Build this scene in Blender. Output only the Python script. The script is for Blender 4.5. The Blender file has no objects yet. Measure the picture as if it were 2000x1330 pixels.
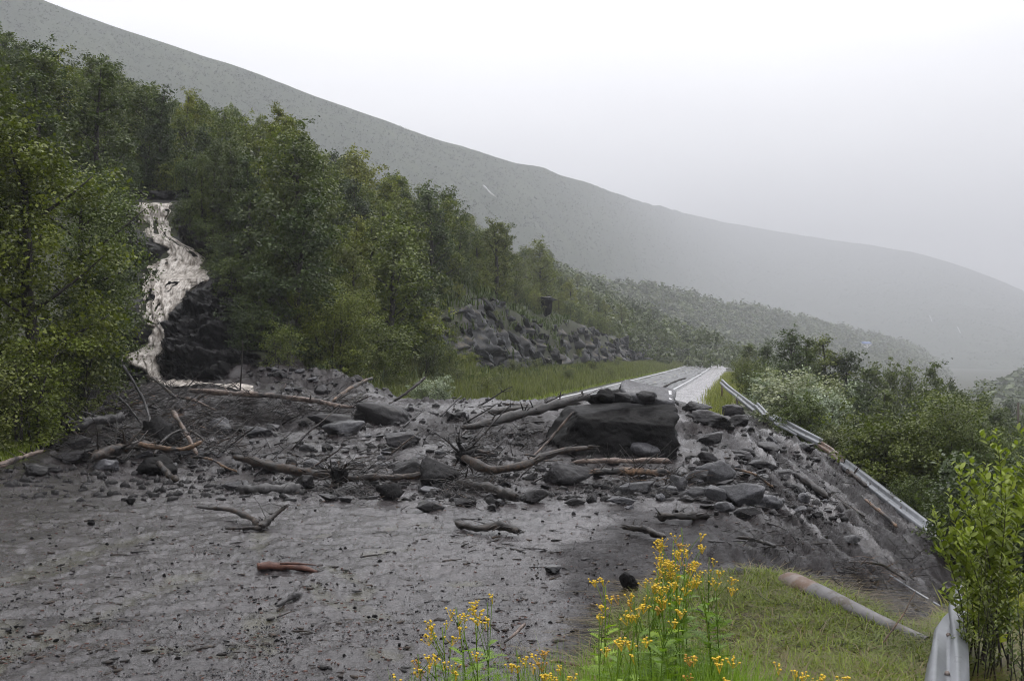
import bpy, math, random
import numpy as np
from mathutils import Vector, Matrix, Euler

# ------------------------------------------------------------------ camera, sky, sun, exposure
F, CXP, CYP, HOR, CAMZ = 2100.0, 1000.0, 665.0, 692.0, 2.7
sc = bpy.context.scene
PITCH = math.atan((HOR - CYP) / F)
cam_d = bpy.data.cameras.new('camera')
cam = bpy.data.objects.new('camera', cam_d)
sc.collection.objects.link(cam)
cam_d.sensor_width = 36.0
cam_d.lens = 36.0 * F / 2000.0
cam_d.clip_start = 0.1
cam_d.clip_end = 9000.0
cam.location = (0, 0, CAMZ)
cam.rotation_euler = (math.pi / 2 + PITCH, 0, 0)
sc.camera = cam

SUN_EL, SUN_AZ = math.radians(62), math.radians(20)     # azimuth clockwise from the view direction
world = bpy.data.worlds.new('World')
sc.world = world
world.use_nodes = True
wn, wl = world.node_tree.nodes, world.node_tree.links
wn.clear()
w_out = wn.new('ShaderNodeOutputWorld')
w_bg = wn.new('ShaderNodeBackground')
w_bg.inputs['Strength'].default_value = 0.12
w_sky = wn.new('ShaderNodeTexSky')
w_sky.sky_type = 'NISHITA'
w_sky.sun_disc = False
w_sky.sun_elevation = SUN_EL
w_sky.sun_rotation = SUN_AZ
w_sky.air_density = 1.0
w_sky.dust_density = 4.0
w_tc = wn.new('ShaderNodeTexCoord')
w_no = wn.new('ShaderNodeTexNoise')
w_no.inputs['Scale'].default_value = 2.2
w_no.inputs['Detail'].default_value = 4.0
w_map = wn.new('ShaderNodeMapping')
w_map.inputs['Scale'].default_value = (1.0, 1.0, 3.0)
w_ramp = wn.new('ShaderNodeValToRGB')                    # cloud deck: soft grey to near white
w_ramp.color_ramp.elements[0].position = 0.3
w_ramp.color_ramp.elements[0].color = (9.3, 9.25, 9.6, 1)
w_ramp.color_ramp.elements[1].position = 0.7
w_ramp.color_ramp.elements[1].color = (10.9, 10.85, 11.1, 1)
w_mix = wn.new('ShaderNodeMixRGB')
w_mix.inputs['Fac'].default_value = 0.93
wl.new(w_tc.outputs['Generated'], w_map.inputs['Vector'])
wl.new(w_map.outputs['Vector'], w_no.inputs['Vector'])
wl.new(w_no.outputs['Fac'], w_ramp.inputs['Fac'])
wl.new(w_sky.outputs['Color'], w_mix.inputs['Color1'])
w_sep = wn.new('ShaderNodeSeparateXYZ')                  # an overcast sky is about three times as bright overhead as at the horizon
w_el = wn.new('ShaderNodeMapRange')
w_el.inputs['From Min'].default_value = 0.0
w_el.inputs['From Max'].default_value = 1.0
w_el.inputs['To Min'].default_value = 1.22
w_el.inputs['To Max'].default_value = 2.45
w_mul = wn.new('ShaderNodeVectorMath')
w_mul.operation = 'SCALE'
wl.new(w_tc.outputs['Generated'], w_sep.inputs['Vector'])
wl.new(w_sep.outputs['Z'], w_el.inputs['Value'])
wl.new(w_ramp.outputs['Color'], w_mul.inputs[0])
wl.new(w_el.outputs['Result'], w_mul.inputs['Scale'])
wl.new(w_mul.outputs['Vector'], w_mix.inputs['Color2'])
wl.new(w_mix.outputs['Color'], w_bg.inputs['Color'])
wl.new(w_bg.outputs['Background'], w_out.inputs['Surface'])

sun_d = bpy.data.lights.new('sun', 'SUN')
sun_d.energy = 0.9
sun_d.angle = math.radians(28)
sun_d.color = (1.0, 0.98, 0.95)
sun = bpy.data.objects.new('sun', sun_d)
sc.collection.objects.link(sun)
_sd = Vector((math.sin(SUN_AZ) * math.cos(SUN_EL), math.cos(SUN_AZ) * math.cos(SUN_EL), math.sin(SUN_EL)))
sun.rotation_euler = _sd.to_track_quat('Z', 'Y').to_euler()
sun.location = (0, 0, 60)

sc.view_settings.view_transform = 'Standard'
sc.view_settings.look = 'None'
sc.view_settings.gamma = 1.0
sc.view_settings.exposure = 0.0
sc.view_settings.use_curve_mapping = False
sc.render.engine = 'CYCLES'
sc.cycles.max_bounces = 6
sc.cycles.diffuse_bounces = 3
sc.cycles.glossy_bounces = 2
sc.cycles.transmission_bounces = 3
sc.cycles.transparent_max_bounces = 8
sc.cycles.volume_bounces = 1
sc.cycles.use_denoising = True
sc.cycles.filter_width = 1.05
HAZE_DENSITY = 0.00055

# ------------------------------------------------------------------ helpers: maths
rng = np.random.default_rng(7)
R = random.Random(11)
SIN, COS = math.sin(math.atan(447 / F)), math.cos(math.atan(447 / F))


def st(x, y):
    return x * SIN + y * COS, x * COS - y * SIN


def xy(s, t):
    return s * SIN + t * COS, s * COS - t * SIN


def sm(a, b, x):
    u = np.clip((np.asarray(x, float) - a) / (b - a), 0, 1)
    return u * u * (3 - 2 * u)


def _hash(i, j, k, seed):
    h = (i * 374761393 + j * 668265263 + k * 2147483647 + seed * 1274126177) & 0xFFFFFFFF
    h = ((h ^ (h >> 13)) * 1274126177) & 0xFFFFFFFF
    h = (h ^ (h >> 16)) & 0xFFFFFFFF
    return h / 4294967295.0


def vnoise(x, y, z=None, seed=0):
    x = np.asarray(x, float)
    y = np.asarray(y, float)
    xi, yi = np.floor(x).astype(np.int64), np.floor(y).astype(np.int64)
    u, v = x - xi, y - yi
    u, v = u * u * (3 - 2 * u), v * v * (3 - 2 * v)
    if z is None:
        a = _hash(xi, yi, 0, seed) * (1 - u) + _hash(xi + 1, yi, 0, seed) * u
        b = _hash(xi, yi + 1, 0, seed) * (1 - u) + _hash(xi + 1, yi + 1, 0, seed) * u
        return (a * (1 - v) + b * v) * 2 - 1
    z = np.asarray(z, float)
    zi = np.floor(z).astype(np.int64)
    w = z - zi
    w = w * w * (3 - 2 * w)
    r = []
    for d in (0, 1):
        a = _hash(xi, yi, zi + d, seed) * (1 - u) + _hash(xi + 1, yi, zi + d, seed) * u
        b = _hash(xi, yi + 1, zi + d, seed) * (1 - u) + _hash(xi + 1, yi + 1, zi + d, seed) * u
        r.append(a * (1 - v) + b * v)
    return (r[0] * (1 - w) + r[1] * w) * 2 - 1


def fbm(x, y, z=None, oct=4, seed=0, gain=0.5):
    a, s, f = 1.0, 0.0, 1.0
    for o in range(oct):
        s = s + a * vnoise(np.asarray(x) * f + 17.3 * o, np.asarray(y) * f - 9.1 * o, None if z is None else np.asarray(z) * f + 3.7 * o, seed + o)
        a *= gain
        f *= 2.03
    return s


FWD = np.array([0, math.cos(PITCH), math.sin(PITCH)])
UPV = np.array([0, -math.sin(PITCH), math.cos(PITCH)])


def ray(px, py):
    d = FWD + np.array([1.0, 0, 0]) * (px - CXP) / F + UPV * (CYP - py) / F
    return d / d[1]


def at(px, py, Y):
    d = ray(px, py)
    return np.array([d[0] * Y, Y, CAMZ + d[2] * Y])


def topix(x, y, z):
    v = np.array([x, y, z - CAMZ])
    f = v @ FWD
    return CXP + F * v[0] / f, CYP - F * (v @ UPV) / f


# ------------------------------------------------------------------ terrain functions (road plane is z = 0)
CUT_S = [60, 79, 84, 95, 103, 112, 126, 132, 141, 155, 173, 200, 223, 260, 294, 310]
CUT_Z = [3.5, 4.6, 6.4, 7.6, 7.5, 6.6, 5.6, 6.6, 7.6, 7.0, 6.0, 5.6, 5.1, 4.4, 3.4, 2.5]
GUL_Y = [28, 36, 42, 45, 47, 48.5, 50, 51.5, 52.5, 54, 55.5, 56.3, 57.5, 58.5, 59.6, 60.3, 62, 66, 80]
GUL_Z = [.55, .75, 1.05, 1.3, 2.7, 3.0, 4.6, 5.6, 6.4, 6.7, 7.3, 8.3, 9.0, 9.3, 9.8, 11.1, 11.5, 12.2, 14.0]


def gully_profile(Y):
    return np.interp(Y, GUL_Y, GUL_Z)


def ground(x, y):
    x = np.asarray(x, float)
    y = np.asarray(y, float)
    s, t = st(x, y)
    z = 0.8 * sm(12, 20, -t)
    # ditch beside the road
    z = z - 0.25 * sm(11.8, 13.0, -t) * (1 - sm(13.0, 15.5, -t)) * sm(40, 50, s)
    k = 0.62
    plain = k * np.maximum(0, -17.5 - t)
    hc = np.interp(s, CUT_S, CUT_Z) - 0.8
    cut = hc * sm(20.6, 22.6, -t) + 0.46 * np.maximum(0, -22.8 - t)
    w = sm(70, 82, s) * (1 - sm(285, 330, s))
    hill = plain * (1 - w) + cut * w
    hill = np.where(s > 0, hill, hill * 0.6)
    cap = 18.0 + np.maximum(0, s - 70) * 0.07
    hill = np.where(hill > cap, cap + (hill - cap) * 0.12, hill)
    z = z + hill + 0.35 * sm(20, 26, -t) * fbm(x * .12, y * .12, oct=3, seed=3)
    # gully with the waterfall
    px = CXP + F * x / np.maximum(y, 1.0)
    gw = sm(185, 235, px) * (1 - sm(540, 620, px)) * sm(29, 35, y) * (1 - sm(64, 78, y))
    z = z * (1 - gw) + gully_profile(y) * gw
    # right hand embankment
    t0 = 1.6 - 2.1 * sm(9, 20, s)
    d = np.maximum(0, t - t0)
    brk = 4.6
    slope = -0.34 * np.minimum(d, brk) - 0.8 * np.clip(d - brk, 0, 7.0) - 0.10 * np.clip(d - brk - 7.0, 0, 130)
    slope = slope * sm(-12, 4, s)
    z = z + slope
    # low mound the photographer stands on
    rr = np.hypot(x, y)
    z = z + np.clip(9.0 - rr, 0, 9) * 0.13 * sm(-3.2, -0.8, t)
    z = z + 0.05 * fbm(x * .6, y * .6, oct=3, seed=5) * sm(0.2, 1.6, np.maximum(t, -12 - t))
    return z


MUD_PX = [(860, 1500, 0), (1120, 1500, 0), (1160, 1400, 0), (1180, 1300, 0), (1215, 1235, 0), (1250, 1185, 0), (1300, 1152, 0), (1385, 1134, 0),
          (1500, 1126, 0), (1580, 1150, 0), (1700, 1205, 0), (1800, 1262, 0), (1840, 1235, 0), (1880, 1180, 0), (1935, 1150, 0), (1905, 1096, 0),
          (1800, 1028, 0), (1650, 922, 0), (1600, 872, 0), (1500, 815, 0), (1445, 788, 0)]


def hit(px, py, f=ground, y0=3.0, y1=400.0, n=1600):
    d = ray(px, py)
    ys = np.exp(np.linspace(math.log(y0), math.log(y1), n))
    zs = CAMZ + d[2] * ys
    g = f(d[0] * ys, ys)
    b = np.nonzero(zs < g)[0]
    if len(b) == 0:
        return np.array([d[0] * y1, y1, float(g[-1])])
    i = b[0]
    if i == 0:
        return np.array([d[0] * ys[0], ys[0], float(g[0])])
    a0, a1 = zs[i - 1] - g[i - 1], zs[i] - g[i]
    u = a0 / (a0 - a1 + 1e-9)
    yy = ys[i - 1] + u * (ys[i] - ys[i - 1])
    return np.array([d[0] * yy, yy, CAMZ + d[2] * yy])


mud_poly = [(-2.6, 3.0), (-1.2, 4.2)]
for a in MUD_PX:
    p = hit(a[0], a[1])
    mud_poly.append((p[0], p[1]))
mud_poly += [xy(41, -1.4), xy(43, -4), xy(44, -9), xy(43.5, -12.6)]
mud_poly += [((px - 1000) / F * Y, Y) for px, Y in [(850, 45), (760, 47.5), (640, 48.5), (520, 47), (480, 46.3), (330, 46), (228, 44.5), (212, 38), (150, 31), (80, 27), (5, 23.3), (-250, 21.5)]]
mud_poly += [(-16, 18), (-15, 3)]
mud_poly = np.array(mud_poly)


def poly_sd(x, y, P=None):
    """signed distance to the mud outline, positive inside"""
    P = mud_poly if P is None else P
    x = np.asarray(x, float)
    y = np.asarray(y, float)
    inside = np.zeros(x.shape, bool)
    best = np.full(x.shape, 1e9)
    n = len(P)
    for i in range(n):
        x0, y0 = P[i]
        x1, y1 = P[(i + 1) % n]
        c = ((y0 > y) != (y1 > y)) & (x < (x1 - x0) * (y - y0) / (y1 - y0 + 1e-12) + x0)
        inside ^= c
        dx, dy = x1 - x0, y1 - y0
        u = np.clip(((x - x0) * dx + (y - y0) * dy) / (dx * dx + dy * dy + 1e-9), 0, 1)
        best = np.minimum(best, np.hypot(x - x0 - u * dx, y - y0 - u * dy))
    return np.where(inside, best, -best)


MOUNDS = [(-7.7, 44.0, 2.2, 1.5, .75), (-6.2, 42.5, 1.3, 1.0, .3), (-9.6, 42.5, 1.3, .9, .3), (3.0, 27.0, 2.0, 1.6, .35), (5.6, 31, 2.0, 2.5, .35), (-1.6, 25.5, 1.2, 1.0, .25),
          (3.8, 35.2, 1.6, 1.4, .25), (-10.2, 30.5, 1.8, 1.2, .3), (-5.0, 40, 1.5, 1.5, .3)]


def mud_thick(x, y):
    s, t = st(x, y)
    ramp = np.clip((s - 20.5) / 14.5, 0, 1)
    ramp = ramp * .8 + .2 * sm(0, 1, ramp)
    hc = np.interp(t, [-34, -24, -20, -16, -12, -6, -2, -0.5, 2, 6], [0.2, .22, .35, .75, 1.08, 1.06, .95, .6, .3, .15])
    fall = 1 - sm(35.5, 43, s) * sm(-15, -12, t)
    th = .07 + ramp * hc * fall
    for mx, my, rx, ry, a in MOUNDS:
        th = th + a * np.exp(-((x - mx) / rx) ** 2 - ((y - my) / ry) ** 2)
    return th


def mud_relief(x, y):
    s, t = st(x, y)
    # how rough: smooth skin on the near road, lumpy in the heap, streaked on the embankment
    heap = sm(19.5, 24, s + 1.2 * vnoise(x * .5, y * .5, seed=9)) 
    slope = sm(-1.5, .8, t)
    near = 1 - heap
    u, v = t + .22 * s, s
    streak = fbm(u * 3.4, v * .10, oct=4, seed=21, gain=.6)
    ridg = 1 - np.abs(fbm(u * 1.9, v * .07, oct=3, seed=31))
    h = near * (1 - slope) * (.020 * fbm(x * 4, y * 7, oct=4, seed=12, gain=.7) + .022 * fbm(x * 1.0, y * 2.4, oct=3, seed=13) - .02 * np.abs(fbm(x * 1.5 + .4 * y, y * 3.2, oct=3, seed=14)))
    h = h + slope * .05 * fbm(u * 9, v * .35, oct=3, seed=22, gain=.6) + slope * (.12 * streak + .11 * (ridg - .5) + .10 * np.abs(fbm(x * 1.6, y * 1.4, oct=3, seed=26)) + .05 * fbm(x * 5, y * 3, oct=4, seed=15, gain=.6) + .12 * fbm(u * .6, v * .25, oct=3, seed=16)) * (.4 + .6 * sm(10, 14, s))
    lump = fbm(x * 1.1, y * 1.1, oct=5, seed=17, gain=.58)
    ridge2 = 1 - np.abs(fbm(x * .8, y * .9, oct=4, seed=18, gain=.6))
    flat = sm(-.1, .5, fbm(x * .28, y * .35, oct=2, seed=44))     # pools of smoother mud between the rubble
    crag = np.abs(fbm(x * 2.3, y * 2.6, oct=4, seed=20, gain=.6))
    h = h + heap * (1 - slope) * ((.12 * lump + .16 * (ridge2 - .6) + .035 * fbm(x * 4, y * 3.4, oct=3, seed=19, gain=.6) - .15 * crag) * (1 - .66 * flat))
    return h


SILT = [[(-60, 1175), (0, 1150), (120, 1110), (230, 1070), (330, 1040)], [(-40, 1330), (60, 1275), (200, 1212), (290, 1170), (380, 1132)], [(-20, 1235), (40, 1262), (60, 1290)],
        [(512, 1045), (505, 1080), (515, 1100)], [(640, 1112), (690, 1138), (725, 1160), (700, 1175)], [(320, 1282), (430, 1296), (470, 1262), (520, 1290)], [(505, 1282), (500, 1240), (530, 1196)], [(615, 1150), (630, 1178), (700, 1200), (740, 1212)],
        [(760, 1040), (800, 1030), (850, 1034)], [(900, 1180), (960, 1172)], [(880, 1150), (930, 1148)], [(740, 1292), (800, 1276)], [(520, 1062), (640, 1052)], [(720, 1092), (800, 1080)]]
SILT_W = [[hit(a, b)[:2] for a, b in pl] for pl in SILT]


def silt_mask(x, y):
    d = np.full(x.shape, 9.0)
    for k, pl in enumerate(SILT_W):
        for (x0, y0), (x1, y1) in zip(pl[:-1], pl[1:]):
            dx, dy = x1 - x0, y1 - y0
            u = np.clip(((x - x0) * dx + (y - y0) * dy) / (dx * dx + dy * dy), 0, 1)
            d = np.minimum(d, np.hypot(x - x0 - u * dx, y - y0 - u * dy) / (1 if k < 3 else .6))
    n = fbm(x * 2.2, y * 1.6, oct=4, seed=88, gain=.65)
    return 1 - sm(.06, .24, d + .16 * n)


def wet_mask(x, y):
    s, t = st(x, y)
    heap = sm(19.5, 24, s + 1.2 * vnoise(x * .5, y * .5, seed=9))
    flat = sm(-.1, .5, fbm(x * .28, y * .35, oct=2, seed=44))
    w = (1 - heap) * 1.0 + heap * (.10 + .58 * flat)
    slope = sm(-1.5, .8, t)
    w = w * (1 - slope) + (.35 + 1.0 * fbm((t + .22 * s) * 3.2, s * .10, oct=3, seed=93)) * slope
    k = x / np.maximum(y, 1)
    dry = sm(.045, .085, k + .03 * fbm(x * .7, y * .7, oct=3, seed=90)) * (1 - sm(17, 20, s))
    w = w * (1 - dry) + .0 * dry
    return np.clip(w + .22 * fbm(x * 1.1, y * 1.5, oct=3, seed=91), 0, 1)


def surf(x, y):
    """top of whatever lies there: the mud where it reaches, else the ground"""
    x = np.asarray(x, float)
    y = np.asarray(y, float)
    g = ground(x, y)
    sd = poly_sd(x, y) + .35 * fbm(x * 1.3, y * 1.3, oct=3, seed=25)
    m = sm(-.05, .9, sd)
    return g + (mud_thick(x, y) + mud_relief(x, y)) * m


_OC = np.arange(-320, 2340, 4.0)
_OY = np.exp(np.linspace(math.log(5.0), math.log(60.0), 420))
_OZ = surf(((_OC - CXP) / F)[:, None] * _OY[None], np.broadcast_to(_OY[None], (len(_OC), len(_OY))))


def onmud(px, py):
    """the point of the mud met by a line of sight, from a table of the surface"""
    d = ray(px, py)
    c = min(max((px - _OC[0]) / 4.0, 0), len(_OC) - 1.001)
    i = int(c)
    g = _OZ[i] * (1 - c + i) + _OZ[i + 1] * (c - i)
    h = CAMZ + d[2] * _OY - g
    b = np.nonzero(h < 0)[0]
    k = max(1, b[0]) if len(b) else len(_OY) - 1
    u = h[k - 1] / (h[k - 1] - h[k] + 1e-9) if len(b) else 1.0
    yy = _OY[k - 1] + min(max(u, 0), 1) * (_OY[k] - _OY[k - 1])
    return np.array([d[0] * yy, yy, g[k - 1] + min(max(u, 0), 1) * (g[k] - g[k - 1])])


# ------------------------------------------------------------------ helpers: objects and meshes
COL = sc.collection


def tag(o, label=None, cat=None, group=None, kind=None):
    if label:
        o['label'] = label
    if cat:
        o['category'] = cat
    if group:
        o['group'] = group
    if kind:
        o['kind'] = kind
    return o


def empty(name, loc=(0, 0, 0), rz=0.0):
    o = bpy.data.objects.new(name, None)
    COL.objects.link(o)
    o.location = [float(v) for v in loc]
    o.rotation_euler = (0, 0, rz)
    o.empty_display_size = .2
    return o


def mk_mesh(name, V, faces, mat=None, smooth=False, tone=None):
    V = np.ascontiguousarray(V, dtype=np.float32)
    if not isinstance(faces, list):
        faces = [faces]
    faces = [np.asarray(f, dtype=np.int32) for f in faces if len(f)]
    me = bpy.data.meshes.new(name)
    me.vertices.add(len(V))
    me.vertices.foreach_set('co', V.ravel())
    loops = np.concatenate([f.ravel() for f in faces])
    tot = np.concatenate([np.full(len(f), f.shape[1], np.int32) for f in faces])
    start = np.concatenate([[0], np.cumsum(tot)[:-1]]).astype(np.int32)
    me.loops.add(len(loops))
    me.loops.foreach_set('vertex_index', loops)
    me.polygons.add(len(tot))
    me.polygons.foreach_set('loop_start', start)
    if smooth:
        me.polygons.foreach_set('use_smooth', np.ones(len(tot), bool))
    me.update(calc_edges=True)
    if tone is not None:
        a = me.attributes.new('tone', 'FLOAT', 'POINT')
        a.data.foreach_set('value', np.asarray(tone, np.float32))
    if mat:
        me.materials.append(mat)
    return me


def link(name, me, parent=None, loc=(0, 0, 0), rot=(0, 0, 0), scale=(1, 1, 1)):
    o = bpy.data.objects.new(name, me)
    COL.objects.link(o)
    o.parent = parent
    o.location = [float(v) for v in loc]
    o.rotation_euler = rot
    o.scale = scale
    return o


def copy_tree(o, parent=None):
    c = o.copy()
    COL.objects.link(c)
    c.parent = parent
    for ch in list(o.children):
        copy_tree(ch, c)
    return c


class Bag:
    """collects pieces of ONE part"""

    def __init__(self):
        self.V, self.Q, self.T, self.n, self.tone = [], [], [], 0, []

    def add(self, V, Q=None, T=None, tone=0.5):
        V = np.asarray(V, float)
        if Q is not None and len(Q):
            self.Q.append(np.asarray(Q) + self.n)
        if T is not None and len(T):
            self.T.append(np.asarray(T) + self.n)
        self.V.append(V)
        self.tone.append(np.broadcast_to(np.asarray(tone, float), (len(V),)))
        self.n += len(V)

    def mesh(self, name, mat, smooth=False):
        f = []
        if self.Q:
            f.append(np.concatenate(self.Q))
        if self.T:
            f.append(np.concatenate(self.T))
        return mk_mesh(name, np.concatenate(self.V), f, mat, smooth, np.concatenate(self.tone))


def tube(P, rad, sides=8, noise=0.0, seed=0, flat=1.0, close=True):
    """tapered limb through points; returns V, Q, T"""
    P = np.asarray(P, float)
    n = len(P)
    rad = np.interp(np.linspace(0, 1, n), np.linspace(0, 1, len(rad)), rad) if len(rad) != n else np.asarray(rad, float)
    tan = np.gradient(P, axis=0)
    tan /= np.linalg.norm(tan, axis=1)[:, None] + 1e-9
    ref = np.array([0, 0, 1.0])
    V = []
    ang = np.linspace(0, 2 * math.pi, sides, endpoint=False)
    for i in range(n):
        r0 = ref if abs(tan[i] @ ref) < .95 else np.array([1.0, 0, 0])
        a = np.cross(r0, tan[i])
        a /= np.linalg.norm(a) + 1e-9
        b = np.cross(tan[i], a)
        rr = rad[i] * (1 + noise * vnoise(ang * 1.1 + 5, np.full(sides, i * .7), seed=seed))
        V.append(P[i] + np.cos(ang)[:, None] * a * rr[:, None] + np.sin(ang)[:, None] * b * rr[:, None] * flat)
    V = np.concatenate(V)
    Q = []
    for i in range(n - 1):
        for j in range(sides):
            k = (j + 1) % sides
            Q.append((i * sides + j, i * sides + k, (i + 1) * sides + k, (i + 1) * sides + j))
    T = []
    if close:
        V = np.concatenate([V, P[:1], P[-1:]])
        c0, c1 = n * sides, n * sides + 1
        for j in range(sides):
            k = (j + 1) % sides
            T.append((c0, k, j))
            T.append((c1, (n - 1) * sides + j, (n - 1) * sides + k))
    return V, np.array(Q), np.array(T, dtype=int).reshape(-1, 3)


def wiggle(P, n, amp, rnd):
    """resample a polyline smoothly and bend it a little"""
    P = np.asarray(P, float)
    d = np.concatenate([[0], np.cumsum(np.linalg.norm(np.diff(P, axis=0), axis=1))])
    u = np.linspace(0, d[-1], n)
    Q = np.stack([np.interp(u, d, P[:, k]) for k in range(3)], 1)
    if len(P) > 2:
        for _ in range(2):
            Q[1:-1] = .5 * Q[1:-1] + .25 * (Q[:-2] + Q[2:])
    off = np.stack([[rnd.uniform(-1, 1) for _ in range(n)] for _ in range(3)], 1)
    off[0] = 0
    if n > 3:
        off[1:-1] = (off[:-2] + off[1:-1] + off[2:]) / 3
    return Q + off * amp


_ico = {}


def icosphere(sub):
    if sub in _ico:
        return _ico[sub]
    import bmesh
    bm = bmesh.new()
    bmesh.ops.create_icosphere(bm, subdivisions=max(1, sub), radius=1.0)
    V = np.array([v.co[:] for v in bm.verts])
    T = np.array([[v.index for v in f.verts] for f in bm.faces])
    bm.free()
    _ico[sub] = (V / np.linalg.norm(V, axis=1)[:, None], T)
    return _ico[sub]


def rock_geo(seed, sub=3, facets=11, sharp=14.0, rough=.05, fine=.02, boxy=0.0):
    """angular lump filling a box of size 1; facets cut by random planes, edges slightly worn"""
    D, T = icosphere(sub)
    g = np.random.default_rng(seed)
    N = g.normal(size=(facets, 3))
    if boxy:
        B = np.array([[1, 0, .1], [-1, 0, .05], [0, 1, 0], [0, -1, .2], [0.05, 0, 1], [0, 0, -1]]) + g.normal(size=(6, 3)) * (.36 * (1.2 - boxy))
        N = np.concatenate([B, N[:max(0, int(facets * (1 - boxy)))]])
    N /= np.linalg.norm(N, axis=1)[:, None]
    H = g.uniform(.60, 1.0, len(N))
    if boxy:
        H[:6] = g.uniform(.55, .75, 6)
    q = np.maximum(D @ N.T, 0) / H
    q = np.concatenate([q, np.full((len(D), 1), .82)], 1)
    r = 1.0 / (np.sum(q ** sharp, axis=1) ** (1 / sharp))
    V = D * r[:, None]
    V *= (1 + rough * fbm(V[:, 0] * 2.2 + seed, V[:, 1] * 2.2, V[:, 2] * 2.2, oct=3, seed=seed) +
          fine * fbm(V[:, 0] * 9 + seed, V[:, 1] * 9, V[:, 2] * 9, oct=2, seed=seed + 3))[:, None]
    V -= (V.max(0) + V.min(0)) / 2
    V /= (V.max(0) - V.min(0))
    return V, T


# ------------------------------------------------------------------ helpers: materials
def newmat(name):
    m = bpy.data.materials.new(name)
    m.use_nodes = True
    nt = m.node_tree
    b = nt.nodes['Principled BSDF']
    return m, nt, b


def node(nt, typ, **kw):
    n = nt.nodes.new(typ)
    for k, v in kw.items():
        if k in n.inputs:
            n.inputs[k].default_value = v
        else:
            setattr(n, k, v)
    return n


def ramp(nt, fac, stops):
    r = nt.nodes.new('ShaderNodeValToRGB')
    els = r.color_ramp.elements
    while len(els) < len(stops):
        els.new(.5)
    for e, (p, c) in zip(els, stops):
        e.position = p
        e.color = (*c, 1) if len(c) == 3 else c
    nt.links.new(fac, r.inputs['Fac'])
    return r.outputs['Color']


def noise(nt, scale, detail=4, rough=.6, vec=None, dist=0.0):
    n = nt.nodes.new('ShaderNodeTexNoise')
    n.inputs['Scale'].default_value = scale
    n.inputs['Detail'].default_value = detail
    n.inputs['Roughness'].default_value = rough
    n.inputs['Distortion'].default_value = dist
    if vec is not None:
        nt.links.new(vec, n.inputs['Vector'])
    return n.outputs['Fac']


def vec_of(nt, kind='Object', scale=None, rot=None):
    tc = nt.nodes.new('ShaderNodeTexCoord')
    v = tc.outputs[kind]
    if kind == 'World':
        pass
    if scale or rot:
        mp = nt.nodes.new('ShaderNodeMapping')
        if scale:
            mp.inputs['Scale'].default_value = scale
        if rot:
            mp.inputs['Rotation'].default_value = rot
        nt.links.new(v, mp.inputs['Vector'])
        v = mp.outputs['Vector']
    return v


def wpos(nt, scale=None, rot=None):
    g = nt.nodes.new('ShaderNodeNewGeometry')
    v = g.outputs['Position']
    for sock, val in (('Rotation', rot), ('Scale', scale)):
        if val:
            mp = nt.nodes.new('ShaderNodeMapping')
            mp.inputs[sock].default_value = val
            nt.links.new(v, mp.inputs['Vector'])
            v = mp.outputs['Vector']
    return v


def mixc(nt, fac, a, b, typ='MIX'):
    m = nt.nodes.new('ShaderNodeMixRGB')
    m.blend_type = typ
    for sock, val in (('Fac', fac), ('Color1', a), ('Color2', b)):
        if isinstance(val, (int, float)):
            m.inputs[sock].default_value = val
        elif isinstance(val, tuple):
            m.inputs[sock].default_value = (*val, 1)
        else:
            nt.links.new(val, m.inputs[sock])
    return m.outputs['Color']


def bump(nt, b, height, strength=.5, dist=.05, prev=None):
    n = nt.nodes.new('ShaderNodeBump')
    n.inputs['Strength'].default_value = strength
    n.inputs['Distance'].default_value = dist
    nt.links.new(height, n.inputs['Height'])
    if prev is not None:
        nt.links.new(prev, n.inputs['Normal'])
    nt.links.new(n.outputs['Normal'], b.inputs['Normal'])
    return n.outputs['Normal']


def mrange(nt, v, a, b, c, d):
    n = nt.nodes.new('ShaderNodeMapRange')
    nt.links.new(v, n.inputs['Value'])
    for k, x in zip(('From Min', 'From Max', 'To Min', 'To Max'), (a, b, c, d)):
        n.inputs[k].default_value = x
    return n.outputs['Result']


M = {}


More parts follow.
